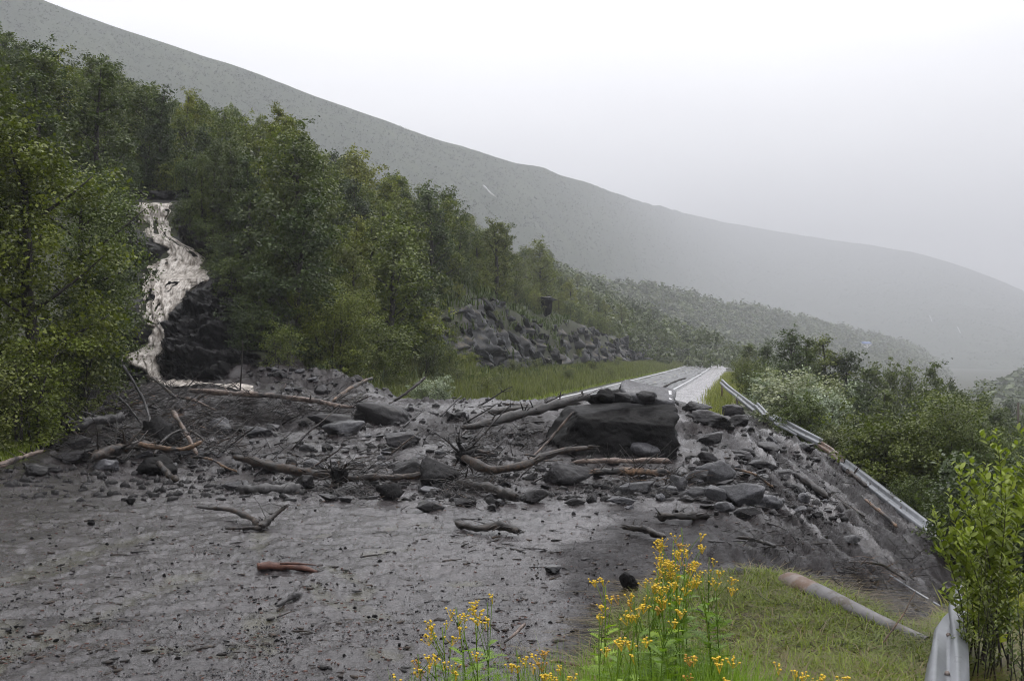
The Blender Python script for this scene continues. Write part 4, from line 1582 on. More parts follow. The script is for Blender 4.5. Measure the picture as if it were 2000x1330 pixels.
Q = Q[sdg[Q].min(1) > 0]
tf = link('turf', mk_mesh('turf', np.stack([gx.ravel(), gy.ravel(), gz.ravel()], 1), Q, M['turf'], True))
tag(tf, 'turf of the near embankment under the flattened grass', kind='structure')

# ------------------------------------------------------------------ rocks in the debris
LIB = {}
for k in range(10):
    V, T = rock_geo(500 + k, 4, 13, 70, .09, .05, boxy=0)
    LIB['ang%d' % k] = (V, T)
for k in range(5):
    V, T = rock_geo(540 + k, 4, 14, 9, .08, .03)
    LIB['rnd%d' % k] = (V, T)
for k in range(5):
    V, T = rock_geo(560 + k, 4, 12, 60, .10, .05, boxy=.2)
    LIB['slab%d' % k] = (V, T)
_rm = {}


def rock_mesh(key, mat):
    if (key, mat) not in _rm:
        V, T = LIB[key]
        _rm[(key, mat)] = mk_mesh('rock', V, T, M[mat], key.startswith('rnd'))
    return _rm[(key, mat)]


def put_rock(px, py, wpx, hpx, key, label, mat='muddy_rock', group=None, name='rock', cat='rock', depth=.75, sink=.18, rot=(0, 0, 0), lift=0.0):
    """px, py: middle of the foot as seen; size in photograph pixels turned into metres at that distance"""
    p = onmud(px, py)
    w, h = wpx * p[1] / F, hpx * p[1] / F
    hh = h * (1 + sink)
    d = w * depth
    c = (p[0] * (1 + d * .5 / p[1]), p[1] + d * .5, p[2] - h * sink + hh * .5 + lift)
    o = link(name, rock_mesh(key, mat), None, c, rot, (w, d, hh))
    tag(o, label, cat, group)
    return o, p


# the great boulder: blocky, flat topped, left end sloping down
D, T = icosphere(6)
N = np.array([[0, -1, .10], [1, -.05, .02], [0, 1, 0], [-.80, -.25, .42], [-.95, -.3, 0], [-.10, -.12, 1], [.05, -.62, .72], [0, 0, -1], [-.45, -.8, .15]])
N /= np.linalg.norm(N, axis=1)[:, None]
H = np.array([.62, 1.36, .75, 1.06, 1.38, .52, .55, .8, .98])
q = np.maximum(D @ N.T, 1e-6) / H
r = 1 / (np.sum(q ** 80, axis=1) ** (1 / 80))
V = D * r[:, None]
V *= (1 + .075 * fbm(V[:, 0] * 1.8, V[:, 1] * 1.8, V[:, 2] * 2.2, oct=4, seed=3) - .02 * np.abs(fbm(V[:, 0] * 3, V[:, 1] * 3, V[:, 2] * 4, oct=3, seed=6)) + .016 * fbm(V[:, 0] * 11, V[:, 1] * 11, V[:, 2] * 13, oct=4, seed=4))[:, None]
p = onmud(1205, 893)
w = 272 * p[1] / F
hB = 116 * p[1] / F
V = (V - (V.max(0) + V.min(0)) / 2) / (V.max(0) - V.min(0))
bo = link('boulder', mk_mesh('boulder', V * np.array([w, w * .72, hB]), T, M['boulder_rock'], True), None, (p[0], p[1] + w * .36, p[2] + hB * .5 - .12), (0, math.radians(1.5), math.radians(-2)))
tag(bo, 'huge black block of rock with a flat muddy top, largest in the debris', 'boulder')
BTOP = p[2] + hB - .12
BX, BY, BW = p[0], p[1], w

for row in [
    (1264, 899, 84, 36, 'rnd0', 'grey domed stone in front of the huge black block', 'washed_rock', .8, .3),
    (745, 832, 118, 44, 'rnd1', 'long smooth grey boulder with a blunt right end, on the left of the debris', 'muddy_rock', .6, .15),
    (655, 836, 105, 26, 'slab3', 'tapering left tail stone beside the long smooth boulder', 'muddy_rock', .6, .2),
    (672, 851, 86, 28, 'rnd2', 'low rounded stone just below the long smooth boulder', 'washed_rock', .7, .3),
    (786, 872, 76, 30, 'ang1', 'angular dark stone right of and below the long smooth boulder', 'muddy_rock', .7, .2),
    (428, 848, 52, 34, 'ang3', 'grey wedge of rock standing left of the small flat block', 'washed_rock', .7, .2),
    (501, 853, 60, 20, 'slab1', 'small flat block on the mud left of the long boulder', 'washed_rock', .7, .2),
    (1043, 984, 58, 28, 'rnd3', 'rounded dark stone alone at the front of the debris below the great logs', 'muddy_rock', .8, .1),
    (1124, 987, 46, 14, 'slab2', 'thin dark stone right of the rounded front stone', 'muddy_rock', .6, .2),
    (1120, 948, 110, 46, 'ang5', 'mud smeared slab under the middle of the curved log', 'muddy_rock', .7, .3),
    (1235, 967, 92, 24, 'slab0', 'flat topped slab below the splintered timber', 'washed_rock', .6, .25),
    (1305, 968, 44, 18, 'slab4', 'short flat stone right of the flat topped slab', 'washed_rock', .7, .2),
    (1215, 984, 60, 14, 'slab2', 'thin plate of stone below the flat topped slab', 'washed_rock', .6, .2),
    (1395, 945, 78, 44, 'ang7', 'sharp grey block at the right of the debris, highest of its cluster', 'washed_rock', .7, .2),
    (1362, 945, 50, 26, 'ang2', 'dark stone under the left side of the sharp grey block', 'muddy_rock', .7, .2),
    (1448, 986, 92, 40, 'slab1', 'large pale slab tilted to the left in the right cluster', 'washed_rock', .8, .2),
    (1495, 996, 76, 30, 'ang9', 'grey triangular slab right of the large pale slab', 'washed_rock', .7, .2),
    (1456, 1014, 60, 22, 'slab3', 'squared dark stone in front of the triangular slab', 'muddy_rock', .5, .2),
    (1360, 975, 42, 22, 'rnd4', 'rounded stone in the gap left of the pale slab', 'washed_rock', .8, .2),
    (1395, 978, 46, 28, 'ang4', 'stone wedged against the left end of the large pale slab', 'washed_rock', .8, .2),
    (1325, 962, 36, 34, 'ang6', 'upright stone between the brush and the right cluster', 'washed_rock', .7, .2),
    (1415, 1000, 40, 20, 'ang8', 'small stone under the large pale slab', 'washed_rock', .7, .2),
    (1388, 832, 86, 30, 'ang0', 'broad muddy rock on the crest right of the huge black block', 'muddy_rock', .8, .3),
    (1432, 812, 44, 22, 'slab4', 'dark stone on the far crest nearest the guardrail', 'muddy_rock', .8, .2),
    (1366, 806, 60, 22, 'ang5', 'muddy rock on the crest behind the broad muddy rock', 'muddy_rock', .8, .2),
    (1442, 832, 44, 22, 'ang2', 'small dark rock right of the broad muddy rock', 'muddy_rock', .8, .2),
    (1385, 868, 60, 22, 'slab0', 'mud covered ledge stone right of the huge black block', 'muddy_rock', .8, .3),
    (1382, 905, 40, 24, 'ang9', 'dark stone between the huge block and the sharp grey block', 'muddy_rock', .8, .2),
    (1530, 935, 60, 18, 'ang1', 'muddy stone out on the embankment slope', 'muddy_rock', .8, .3),
    (1490, 915, 60, 16, 'slab2', 'flat stone on the slope above the right cluster', 'muddy_rock', .8, .3),
    (308, 930, 80, 38, 'ang3', 'black rock at the front left where a branch runs over it', 'boulder_rock', .8, .2),
    (142, 882, 66, 34, 'ang6', 'grey wedge rock by the root plate at the far left', 'muddy_rock', .8, .2),
    (212, 872, 54, 20, 'slab1', 'flat stone under the left grey log', 'muddy_rock', .8, .2),
    (135, 908, 100, 26, 'slab0', 'long flat muddy rock left of the mossy log', 'muddy_rock', .7, .2),
    (70, 930, 60, 24, 'ang8', 'muddy rock near the left edge of the picture', 'muddy_rock', .8, .2),
    (100, 925, 44, 16, 'slab4', 'low stone between two larger ones near the left edge', 'muddy_rock', .8, .2),
    (205, 920, 50, 22, 'ang2', 'pale stone under the mossy log', 'washed_rock', .8, .2),
    (800, 938, 66, 42, 'ang1', 'grey rock right of the black root wad', 'muddy_rock', .8, .2),
    (858, 952, 84, 58, 'ang5', 'rough muddy lump of earth and rock left of the second root wad', 'muddy_rock', .8, .2),
    (760, 978, 58, 34, 'ang7', 'dark rooty lump in front of the rough muddy rock', 'boulder_rock', .8, .2),
    (612, 925, 40, 28, 'ang4', 'pale rock under the thick brown log', 'washed_rock', .8, .2),
    (525, 925, 44, 22, 'ang8', 'grey pointed stone below the thick brown log', 'washed_rock', .8, .2),
    (592, 955, 40, 26, 'ang2', 'dark stone at the right end of the grey log', 'muddy_rock', .8, .2),
    (465, 958, 60, 16, 'slab3', 'thin shelf of rock left of the grey log', 'washed_rock', .7, .2),
    (905, 990, 50, 16, 'slab1', 'small flat wet stone left of the rounded front stone', 'muddy_rock', .7, .2),
    (962, 990, 30, 18, 'ang0', 'small stone between two front stones', 'muddy_rock', .7, .2),
    (840, 1000, 60, 20, 'slab2', 'splintery dark stone at the front edge of the debris', 'muddy_rock', .7, .2),
    (255, 987, 20, 14, 'rnd2', 'fist sized dark stone on the smooth mud at the left', 'boulder_rock', .8, .1),
    (178, 1026, 14, 11, 'ang3', 'small black stone left of the forked branch on the smooth mud', 'boulder_rock', .8, .1),
    (1228, 1158, 40, 38, 'ang9', 'dark muddy lump at the foot of the tall tansy', 'boulder_rock', .8, .1),
    (1855, 1175, 46, 26, 'ang5', 'dark stone beside the bent tip of the near rail', 'boulder_rock', .8, .2),
    (1705, 1142, 30, 16, 'rnd0', 'small round stone on the lower embankment slope', 'muddy_rock', .8, .2),
    (1660, 1062, 44, 16, 'rnd3', 'wet pale stone half sunk in the streaked slope', 'washed_rock', .8, .3),
]:
    px, py, wp, hp, key, lab, mat, dep, sink = row
    put_rock(px, py, wp, hp, key, lab, mat, depth=dep, sink=sink, rot=(0, R.uniform(-.12, .12), R.uniform(-.3, .3)))

# stones perched on the huge block
for px, wp, hp, key, lab, mat in [(1182, 40, 30, 'ang3', 'angular stone perched on the left of the huge black block', 'boulder_rock'),
                                  (1217, 38, 20, 'rnd1', 'brownish rounded stone perched on the huge black block, middle of three', 'muddy_rock'),
                                  (1262, 42, 24, 'rnd4', 'round dark stone perched on the huge black block, right of three', 'muddy_rock')]:
    Yc = BY + BW * .30
    k = Yc / F
    o = link('rock', rock_mesh(key, mat), None, ((px - CXP) * k, Yc, BTOP + hp * k * .36), (0, .1, R.uniform(-.4, .4)), (wp * k, wp * k * .8, hp * k))
    tag(o, lab, 'rock')
o = link('rock', rock_mesh('ang7', 'boulder_rock'), None, ((1195 - CXP) / F * (BY + 2.6), BY + 2.6, BTOP - .1), (0, 0, .4), (1.3, 1.0, .7))
tag(o, 'dark rock behind the perched stones holding up the broken asphalt', 'rock')

# broken asphalt slab with painted strip
Yc = BY + BW * .55
k = Yc / F
e = empty('asphalt_slab', ((1266 - CXP) * k, Yc, CAMZ + (HOR - 771) * k))
tag(e, 'broken slab of asphalt tilted on top of the huge black block', 'asphalt slab')
n = 26
rr = random.Random(3)
outl = []
for i in range(n):
    a = 2 * math.pi * i / n
    rx = 1.0 / max(abs(math.cos(a)) / 1.0, abs(math.sin(a)) / .75)
    rx *= rr.uniform(.88, 1.06)
    outl.append((math.cos(a) * rx * 54 * k, math.sin(a) * rx * 46 * k))
V = []
for lev, (zz, f) in enumerate([(.5, .93), (.42, 1.0), (-.3, 1.02), (-.5, .94)]):
    for i, (a, b) in enumerate(outl):
        j = 1 + (.06 * rr.uniform(-1, 1) if lev else 0)
        V.append((a * f * j, b * f * j, zz * 17 * k + .01 * rr.uniform(-1, 1)))
V.append((0, 0, 8.5 * k))
V.append((0, 0, -8.5 * k))
Qs = [(l * n + i, (l + 1) * n + i, (l + 1) * n + (i + 1) % n, l * n + (i + 1) % n) for l in range(3) for i in range(n)]
Ts = [(4 * n, i, (i + 1) % n) for i in range(n)] + [(4 * n + 1, 3 * n + (i + 1) % n, 3 * n + i) for i in range(n)]
sl = link('slab', mk_mesh('slab', V, [np.array(Qs), np.array(Ts)], M['washed_rock']), e)
pv_ = np.array([(40 * k, -24 * k, 8.9 * k), (46 * k, -23 * k, 8.8 * k), (44 * k, 20 * k, 8.9 * k), (38 * k, 19 * k, 8.9 * k)])
link('painted_line', mk_mesh('painted_line', pv_, [np.array([(0, 1, 2, 3)])], M['paint']), e)
e.rotation_euler = (math.radians(22), math.radians(11), math.radians(-4))

# black glossy lump half sunk in the near mud
put_rock(1080, 1122, 34, 17, 'rnd2', 'glossy black rounded lump half sunk in the near mud', 'black_gloss', name='black_lump', cat='lump', depth=.9, sink=.4)

# the stray stones: by size and place, alike ones share a label
zones = [
    ((560, 930, 800, 960), 70, (10, 34), 'small muddy stone lying among the logs in the middle of the debris', 'small stones among the middle logs'),
    ((950, 1330, 925, 1010), 36, (8, 30), 'small wet stone in front of the curved log and splintered timber', 'small stones in front of the timber'),
    ((1330, 1620, 840, 1010), 60, (10, 36), 'small grey stone on the rubble slope right of the huge black block', 'small stones right of the huge block'),
    ((640, 1330, 845, 985), 46, (22, 52), 'flat muddy slab lying in the middle of the debris', 'flat slabs in the middle debris'),
    ((1330, 1530, 880, 1000), 22, (26, 60), 'flat dark slab in the right hand rubble', 'flat slabs in the right rubble'),
    ((150, 560, 800, 920), 22, (24, 60), 'flat slab showing between the branches on the left', 'flat slabs in the left tangle'),
    ((20, 560, 835, 925), 55, (10, 34), 'small dark stone in the tangle of branches on the left', 'small stones in the left tangle'),
    ((480, 790, 722, 775), 60, (8, 30), 'dark clod on the mound of rubble at the foot of the slope', 'clods on the far mound'),
]
for (x0, x1, y0, y1), n, (a, b), lab, grp in zones:
    for i in range(n):
        wp = a + (b - a) * R.random() ** 2.4
        px, py = R.uniform(x0, x1), R.uniform(y0, y1)
        if 1060 < px < 1345 and 780 < py < 900:
            continue
        key = 'slab%d' % R.randrange(5) if 'slab' in lab else ['ang%d' % R.randrange(10), 'ang%d' % R.randrange(10), 'slab%d' % R.randrange(5), 'rnd%d' % R.randrange(5)][R.randrange(4)]
        nm_ = 'flat_stone' if 'slab' in lab else ('clod' if 'clod' in lab else 'rock')
        put_rock(px, py, wp, wp * (R.uniform(.16, .32) if 'slab' in lab else R.uniform(.3, .6)), key, lab, ['muddy_rock', 'muddy_rock', 'washed_rock'][R.randrange(3)], grp, name=nm_, cat=nm_.replace('_', ' '), depth=R.uniform(.6, 1), sink=.3,
                 rot=(R.uniform(-.2, .2), R.uniform(-.3, .3), R.uniform(0, 3)))


# ------------------------------------------------------------------ logs, roots and branches
def smooth_path(P, n):
    P = np.asarray(P, float)
    d = np.concatenate([[0], np.cumsum(np.linalg.norm(np.diff(P, axis=0), axis=1))])
    u = np.linspace(0, d[-1], n)
    Qp = np.stack([np.interp(u, d, P[:, k_]) for k_ in range(P.shape[1])], 1)
    for _ in range(3):
        Qp[1:-1] = .5 * Qp[1:-1] + .25 * (Qp[:-2] + Qp[2:])
    return Qp


def path3(pts):
    """pts: (px, py, lift) on the mud as seen"""
    out = []
    for a in pts:
        q = onmud(a[0], a[1])
        out.append((q[0], q[1], q[2] + (a[2] if len(a) > 2 else 0)))
    return np.array(out)


def lifted(pts, Yofs=0.0):
    """pts: (px, py, depth) free points in space"""
    return np.array([at(a, b, c) for a, b, c in pts])


def make_log(name, cat, label, P, dpx, mat, stubs=0, n=14, seed=0, amp=.03, roots=None, group=None, twigs=0):
    rnd = random.Random(seed + 1000)
    Ym = P[:, 1].mean()
    r = [d * Ym / F / 2 for d in (dpx if isinstance(dpx, (list, tuple)) else (dpx, dpx * .8))]
    P = P + np.array([0, 0, r[0] * .6])
    Pw = wiggle(P, n, r[0] * .45, rnd)
    e = empty(name, Pw[0])
    tag(e, label, cat, group)
    o0 = Pw[0].copy()
    rr_ = np.interp(np.linspace(0, 1, 26), np.linspace(0, 1, len(r)), r)
    rr_ = rr_ * (1 + .22 * fbm(np.linspace(0, 9, 26), np.full(26, seed * 3.1), oct=3, seed=seed + 5))
    rr_[0] *= .55
    rr_[-1] *= .45
    Pf = smooth_path(Pw, 26)
    V, Q, T = tube(Pf - o0, list(rr_), 11, .42, seed)
    b = Bag()
    b.add(V, Q, T)
    link('trunk' if dpx and (dpx if not isinstance(dpx, (list, tuple)) else dpx[0]) > 9 else 'stem', b.mesh('trunk', M[mat], True), e)
    sp = Bag()
    for end, dr in ((0, Pw[0] - Pw[1]), (-1, Pw[-1] - Pw[-2])):
        if roots and end in [q[0] % 1 if False else q[0] for q in roots]:
            continue
        dr = dr / (np.linalg.norm(dr) + 1e-9)
        for q in range(4):
            c = Pw[end] - o0 + np.array([rnd.uniform(-1, 1), rnd.uniform(-1, 1), rnd.uniform(-1, 1)]) * r[0] * .45
            V2, Q2, T2 = tube(np.array([c - dr * r[0], c + dr * r[0] * rnd.uniform(.4, 1.6)]), [r[0] * .32, r[0] * .04], 4)
            sp.add(V2, Q2, T2)
    if sp.n:
        link('splintered_end', sp.mesh('splintered_end', M[mat]), e)['kind'] = 'stuff'
    for k in range(stubs):
        i = rnd.randrange(1, n - 1)
        L = r[0] * rnd.uniform(1.6, 5)
        d = np.array([rnd.uniform(-1, 1), rnd.uniform(-.8, .3), rnd.uniform(-.2, 1.1)])
        d /= np.linalg.norm(d)
        S = wiggle([Pw[i] - o0, Pw[i] - o0 + d * L * .6, Pw[i] - o0 + d * L + np.array([0, 0, -.1 * L])], 4, L * .06, rnd)
        V, Q, T = tube(S, [r[0] * .33, r[0] * .12], 5)
        b = Bag()
        b.add(V, Q, T)
        link('branch_stub', b.mesh('branch_stub', M[mat]), e)
    if twigs:
        b = Bag()
        for k in range(twigs):
            i = rnd.randrange(1, n)
            L = r[0] * rnd.uniform(4, 12)
            d = np.array([rnd.uniform(-1, 1), rnd.uniform(-.8, .8), rnd.uniform(-.1, .9)])
            S = wiggle([Pw[i] - o0, Pw[i] - o0 + d * L * .5, Pw[i] - o0 + d * L], 5, L * .12, rnd)
            V, Q, T = tube(S, [r[0] * .16, r[0] * .05], 4)
            b.add(V, Q, T)
        link('twigs', b.mesh('twigs', M['muddy_bark']), e)['kind'] = 'stuff'
    if roots:
        for which, size, cnt in roots:
            c = Pw[which] - o0
            for k in range(cnt):
                L = size * Ym / F * rnd.uniform(.4, 1.0)
                d = np.array([rnd.uniform(-1, 1), rnd.uniform(-.7, .5), rnd.uniform(-.6, 1.0)])
                d /= np.linalg.norm(d)
                S = wiggle([c, c + d * L * .5 + np.array([0, 0, .08 * L]), c + d * L + np.array([rnd.uniform(-.3, .3) * L, 0, -.15 * L])], 6, L * .12, rnd)
                V, Q, T = tube(S, [r[0] * rnd.uniform(.35, .8), r[0] * .08], 5, .2, k)
                b = Bag()
                b.add(V, Q, T)
                for j in range(2):
                    st_ = S[3]
                    d2 = d + np.array([rnd.uniform(-1, 1), rnd.uniform(-.6, .6), rnd.uniform(-.6, .6)])
                    S2 = wiggle([st_, st_ + d2 * L * .25, st_ + d2 * L * .45], 4, L * .06, rnd)
                    V, Q, T = tube(S2, [r[0] * .18, r[0] * .05], 4)
                    b.add(V, Q, T)
                link('root', b.mesh('root', M['muddy_bark'] if k % 4 else M['brown_bark']), e)
            V, T = rock_geo(seed + 77, 3, 14, 7, .25, .12)
            sz = size * Ym / F * .62
            link('root_clod', mk_mesh('root_clod', V, T, M['boulder_rock']), e, c, (0, 0, rnd.uniform(0, 3)), (sz, sz * .8, sz * .95))
    return e


LOGS = [
    ('log', 'log', 'long pale pinkish birch trunk lying level across the far left of the debris', path3([(372, 782, .25), (470, 790, .3), (600, 800, .25), (690, 808, .15)]), (13, 7), 'pale_bark', 6, None, 8),
    ('log', 'log', 'thick brown muddy log ending in a black root wad in the left centre', path3([(458, 918, .25), (520, 935, .25), (600, 948, .2), (665, 952, .18)]), (14, 18), 'brown_bark', 5, [(-1, 62, 13)], 5),
    ('log', 'log', 'slim muddy trunk running right from the black root wad', path3([(668, 950, .12), (760, 952, .15), (850, 945, .15)]), (14, 10), 'brown_bark', 3, None, 4),
    ('log', 'log', 'grey barkless log low in the mud under the thick brown log', path3([(468, 962, .03), (530, 966, .06), (585, 962, .04)]), (17, 19), 'grey_wood', 2, None, 0),
    ('log', 'log', 'dark snag strewn log slanting up to the huge black block', path3([(905, 868, .35), (985, 868, .6), (1070, 842, .6), (1150, 812, .55)]), (13, 17), 'muddy_bark', 12, None, 4),
    ('log', 'log', 'muddy log parallel behind the one slanting up to the huge block', path3([(955, 822, .2), (1040, 820, .28), (1130, 812, .3)]), (12, 13), 'muddy_bark', 4, None, 3),
    ('log', 'log', 'curved log with orange scraped bark reaching from the second root wad to the timber', path3([(905, 925, .3), (965, 962, .3), (1020, 958, .35), (1075, 938, .5), (1160, 928, .5)]), (20, 15, 16, 9), 'brown_bark', 5, [(0, 66, 15)], 3),
    ('log', 'log', 'pale broken timber lying flat in front of the huge black block', path3([(1120, 938, .35), (1200, 938, .38), (1312, 940, .38)]), (9, 11), 'pale_bark', 4, None, 12),
    ('log', 'log', 'split trunk with orange underside just beneath the pale timber', path3([(1158, 947, .22), (1230, 949, .24), (1306, 947, .2)]), (14, 14), 'orange_wood', 2, None, 20),
    ('log', 'log', 'thick mud grey log end pointing at the rounded front stone', path3([(895, 955, .08), (945, 968, .12), (1005, 985, .1)]), (18, 20), 'muddy_bark', 3, None, 0),
    ('log', 'log', 'grey muddy log in front of the left bushes with twisted roots at its left end', path3([(128, 858, .2), (170, 850, .25), (238, 840, .25)]), (22, 18), 'grey_wood', 2, [(0, 44, 8)], 4),
    ('log', 'log', 'pale bare trunk entering the picture at the left edge', path3([(-30, 935, .1), (20, 915, .12), (84, 896, .15)]), (12, 9), 'pale_bark', 2, None, 3),
    ('log', 'log', 'mossy brown rotten log low at the left above the smooth mud', path3([(180, 915, .12), (225, 902, .2), (290, 893, .2)]), (22, 15), 'brown_bark', 5, None, 6),
    ('branch', 'branch', 'orange barked branch with a sawn looking pale tip, left of the brown log', path3([(262, 893, .3), (318, 903, .3), (360, 908, .3), (396, 902, .45)]), (8, 9), 'orange_wood', 3, None, 3),
    ('branch', 'branch', 'reddish branch forking right below the orange branch', path3([(375, 912, .2), (410, 915, .22), (438, 926, .15), (462, 932, .1)]), (6, 3), 'orange_wood', 5, None, 3),
    ('branch', 'branch', 'brown branch bent in a knee above the smooth mud at the left', path3([(336, 842, .5), (358, 872, .45), (384, 905, .2)]), (9, 6), 'pale_bark', 3, None, 2),
    ('branch', 'branch', 'dark arched branch left of the knee shaped branch', path3([(300, 898, .1), (325, 880, .35), (362, 870, .45), (410, 885, .2)]), (6, 4), 'muddy_bark', 2, None, 3),
    ('log', 'log', 'short reddish log sliding off the black front left rock', path3([(310, 930, .25), (328, 940, .12), (345, 945, .04)]), (12, 11), 'brown_bark', 1, None, 0),
    ('branch', 'branch', 'forked brown branch with a torn root end lying alone on the smooth mud', path3([(385, 1006, .12), (440, 1012, .14), (478, 1022, .12), (512, 1034, .05)]), (6, 9, 14), 'brown_bark', 5, [(-1, 26, 7)], 3),
    ('branch', 'branch', 'upturned stub of the lone forked branch', path3([(508, 1036, .04), (536, 1026, .12), (556, 1022, .22)]), (15, 8), 'muddy_bark', 2, None, 4),
    ('branch', 'branch', 'low arm of drowned branch left of the torn root end', path3([(440, 1036, .02), (475, 1037, .03), (510, 1036, .03)]), (5, 10), 'muddy_bark', 2, None, 5),
    ('wood_fragment', 'wood piece', 'grey splintered fragment below the red brown plank', path3([(540, 1186, .01), (566, 1175, .03), (590, 1162, .02)]), (6, 12, 5), 'grey_wood', 2, None, 2),
    ('log', 'log', 'arched muddy log half sunk in the near mud at the centre', path3([(892, 1034, .06), (935, 1044, .02), (975, 1040, .10), (1012, 1050, .04)]), (17, 13, 16, 12), 'muddy_bark', 4, None, 4),
    ('branch', 'branch', 'stick leaning up across the view of the wet road', lifted([(1275, 768, 33), (1305, 752, 33.4), (1340, 739, 33.8)]), (4, 3), 'muddy_bark', 1, None, 2),
    ('branch', 'branch', 'snapped pole leaning up right behind the long smooth boulder', path3([(770, 800, .25), (800, 795, .5), (830, 790, .85)]), (6, 5), 'muddy_bark', 2, None, 2),
    ('branch', 'branch', 'pale broken pole on the rubble mound above the long trunk', path3([(650, 790, .1), (690, 775, .35), (728, 764, .5)]), (6, 8), 'orange_wood', 2, None, 4),
    ('branch', 'branch', 'thin curved branch leaning against the left end of the huge block', path3([(1030, 912, .1), (1080, 905, .6), (1120, 905, 1.15)]), (4, 5), 'pale_bark', 3, None, 3),
    ('branch', 'branch', 'twisted upright branch above the left tangle, tallest there', path3([(296, 868, .2), (288, 850, .7), (270, 845, 1.1), (240, 842, 1.7)]), (5, 5), 'grey_wood', 4, None, 6),
    ('branch', 'branch', 'bare branch sloping from the waterfall rocks into the left tangle', path3([(225, 815, .6), (250, 830, .5), (275, 850, .3)]), (5, 4), 'grey_wood', 4, None, 5),
    ('branch', 'branch', 'thin black branch standing upright in front of the stream', path3([(468, 782, .1), (470, 782, .7), (474, 780, 1.8)]), (4, 2), 'muddy_bark', 1, None, 1),
    ('branch', 'branch', 'dark branch lying above the left tangle pointing at the stream', path3([(285, 772, .7), (315, 785, .5), (345, 800, .3)]), (5, 5), 'brown_bark', 3, None, 4),
    ('branch', 'branch', 'bare brown branch below the pale trunk at the far left of the debris', path3([(335, 790, .25), (380, 800, .25), (420, 812, .15)]), (5, 5), 'pale_bark', 2, None, 4),
    ('log', 'log', 'long half buried log along the streaks of the embankment slope', path3([(1555, 935, .05), (1610, 975, .08), (1690, 1018, .04)]), (12, 11), 'muddy_bark', 2, None, 1),
    ('branch', 'branch', 'broken branches caught among the right cluster of stones', path3([(1435, 930, .15), (1475, 940, .15), (1510, 958, .05)]), (5, 4), 'orange_wood', 2, None, 10),
    ('log', 'log', 'dark waterlogged trunk low on the slope below the right cluster', path3([(1285, 1020, .05), (1340, 1022, .08), (1385, 1018, .04)]), (14, 13), 'muddy_bark', 3, None, 6),
    ('log', 'log', 'muddy ridge of wood at the edge of the smooth grey mud', path3([(1218, 1040, .05), (1260, 1046, .08), (1300, 1062, .05)]), (13, 10), 'muddy_bark', 2, None, 4),
    ('branch', 'branch', 'brown stick lying by the tansy roots at the bottom', path3([(1075, 1305, .05), (1110, 1310, .06), (1145, 1318, .05)]), (7, 6), 'orange_wood', 3, None, 3),
    ('branch', 'branch', 'pale peeled stick above the bottom tansy plants', path3([(985, 1262, .03), (1005, 1254, .06), (1025, 1240, .10)]), (5, 8), 'pale_bark', 1, None, 4),
    ('branch', 'branch', 'broken branch in the matted grass beside the tansy', path3([(1350, 1200, .05), (1375, 1215, .08), (1400, 1240, .04)]), (10, 6), 'muddy_bark', 3, None, 8),
    ('branch', 'branch', 'dark rubbish of roots on the slope above the lying beam', path3([(1440, 1060, .06), (1470, 1068, .1), (1515, 1075, .05)]), (8, 6), 'muddy_bark', 3, None, 10),
    ('branch', 'branch', 'tangle of reeds and twigs on the lower slope', path3([(1660, 1112, .08), (1710, 1120, .15), (1770, 1140, .05)]), (5, 4), 'brown_bark', 2, None, 16),
    ('bark_strip', 'bark', 'torn orange bark strip hanging under the long rail', path3([(1690, 985, .1), (1720, 1010, .1), (1752, 1038, .08)]), (6, 7), 'orange_wood', 4, None, 3),
    ('bark_strip', 'bark', 'brown bark rubbish jammed where the rail pieces meet', path3([(1655, 935, .2), (1672, 950, .2), (1690, 962, .15)]), (10, 8), 'brown_bark', 5, None, 4),
    ('branch', 'branch', 'yellow bare twig standing up from the grass near the rail', lifted([(1725, 1255, 9.4), (1765, 1200, 9.6), (1788, 1155, 9.7)]), (3, 2), 'orange_wood', 0, None, 1),
]
for i, (nm, ca, lab, P, d, mat, stubs, roots, tw) in enumerate(LOGS):
    make_log(nm, ca, lab, P, d, mat, stubs, 14, i, roots=roots, twigs=tw)

# plank of split wood
P = path3([(503, 1112, .03), (530, 1111, .04), (562, 1112, .04), (590, 1114, .035), (618, 1117, .01)])
e = empty('wood_plank', P[0])
tag(e, 'short red brown plank of split wood lying alone on the near mud', 'wood piece')
b = Bag()
V, Q, T = tube(wiggle(P, 16, .008, random.Random(4)) - P[0], [.05, .062, .058, .05, .045, .02], 7, .45, 9, flat=.8)
b.add(V, Q, T)
link('plank', b.mesh('plank', M['red_bark']), e)
b = Bag()
V, Q, T = tube(np.array([(.28, -.03, .05), (.5, -.05, .05), (.72, -.03, .03)]), [.012, .018, .006], 5, .4, 3)
b.add(V, Q, T)
link('splinter', b.mesh('splinter', M['red_bark']), e)

# the rooty hump in the left tangle
V, T = rock_geo(777, 4, 12, 6, .22, .12)
p = onmud(308, 880)
o = link('root_plate', mk_mesh('root_plate', V, T, M['boulder_rock']), None, (p[0], p[1] + .4, p[2] + .38), (0, 0, 0), (.95, .8, .9))
tag(o, 'dark hump of roots and soil in the middle of the left tangle', 'root plate')

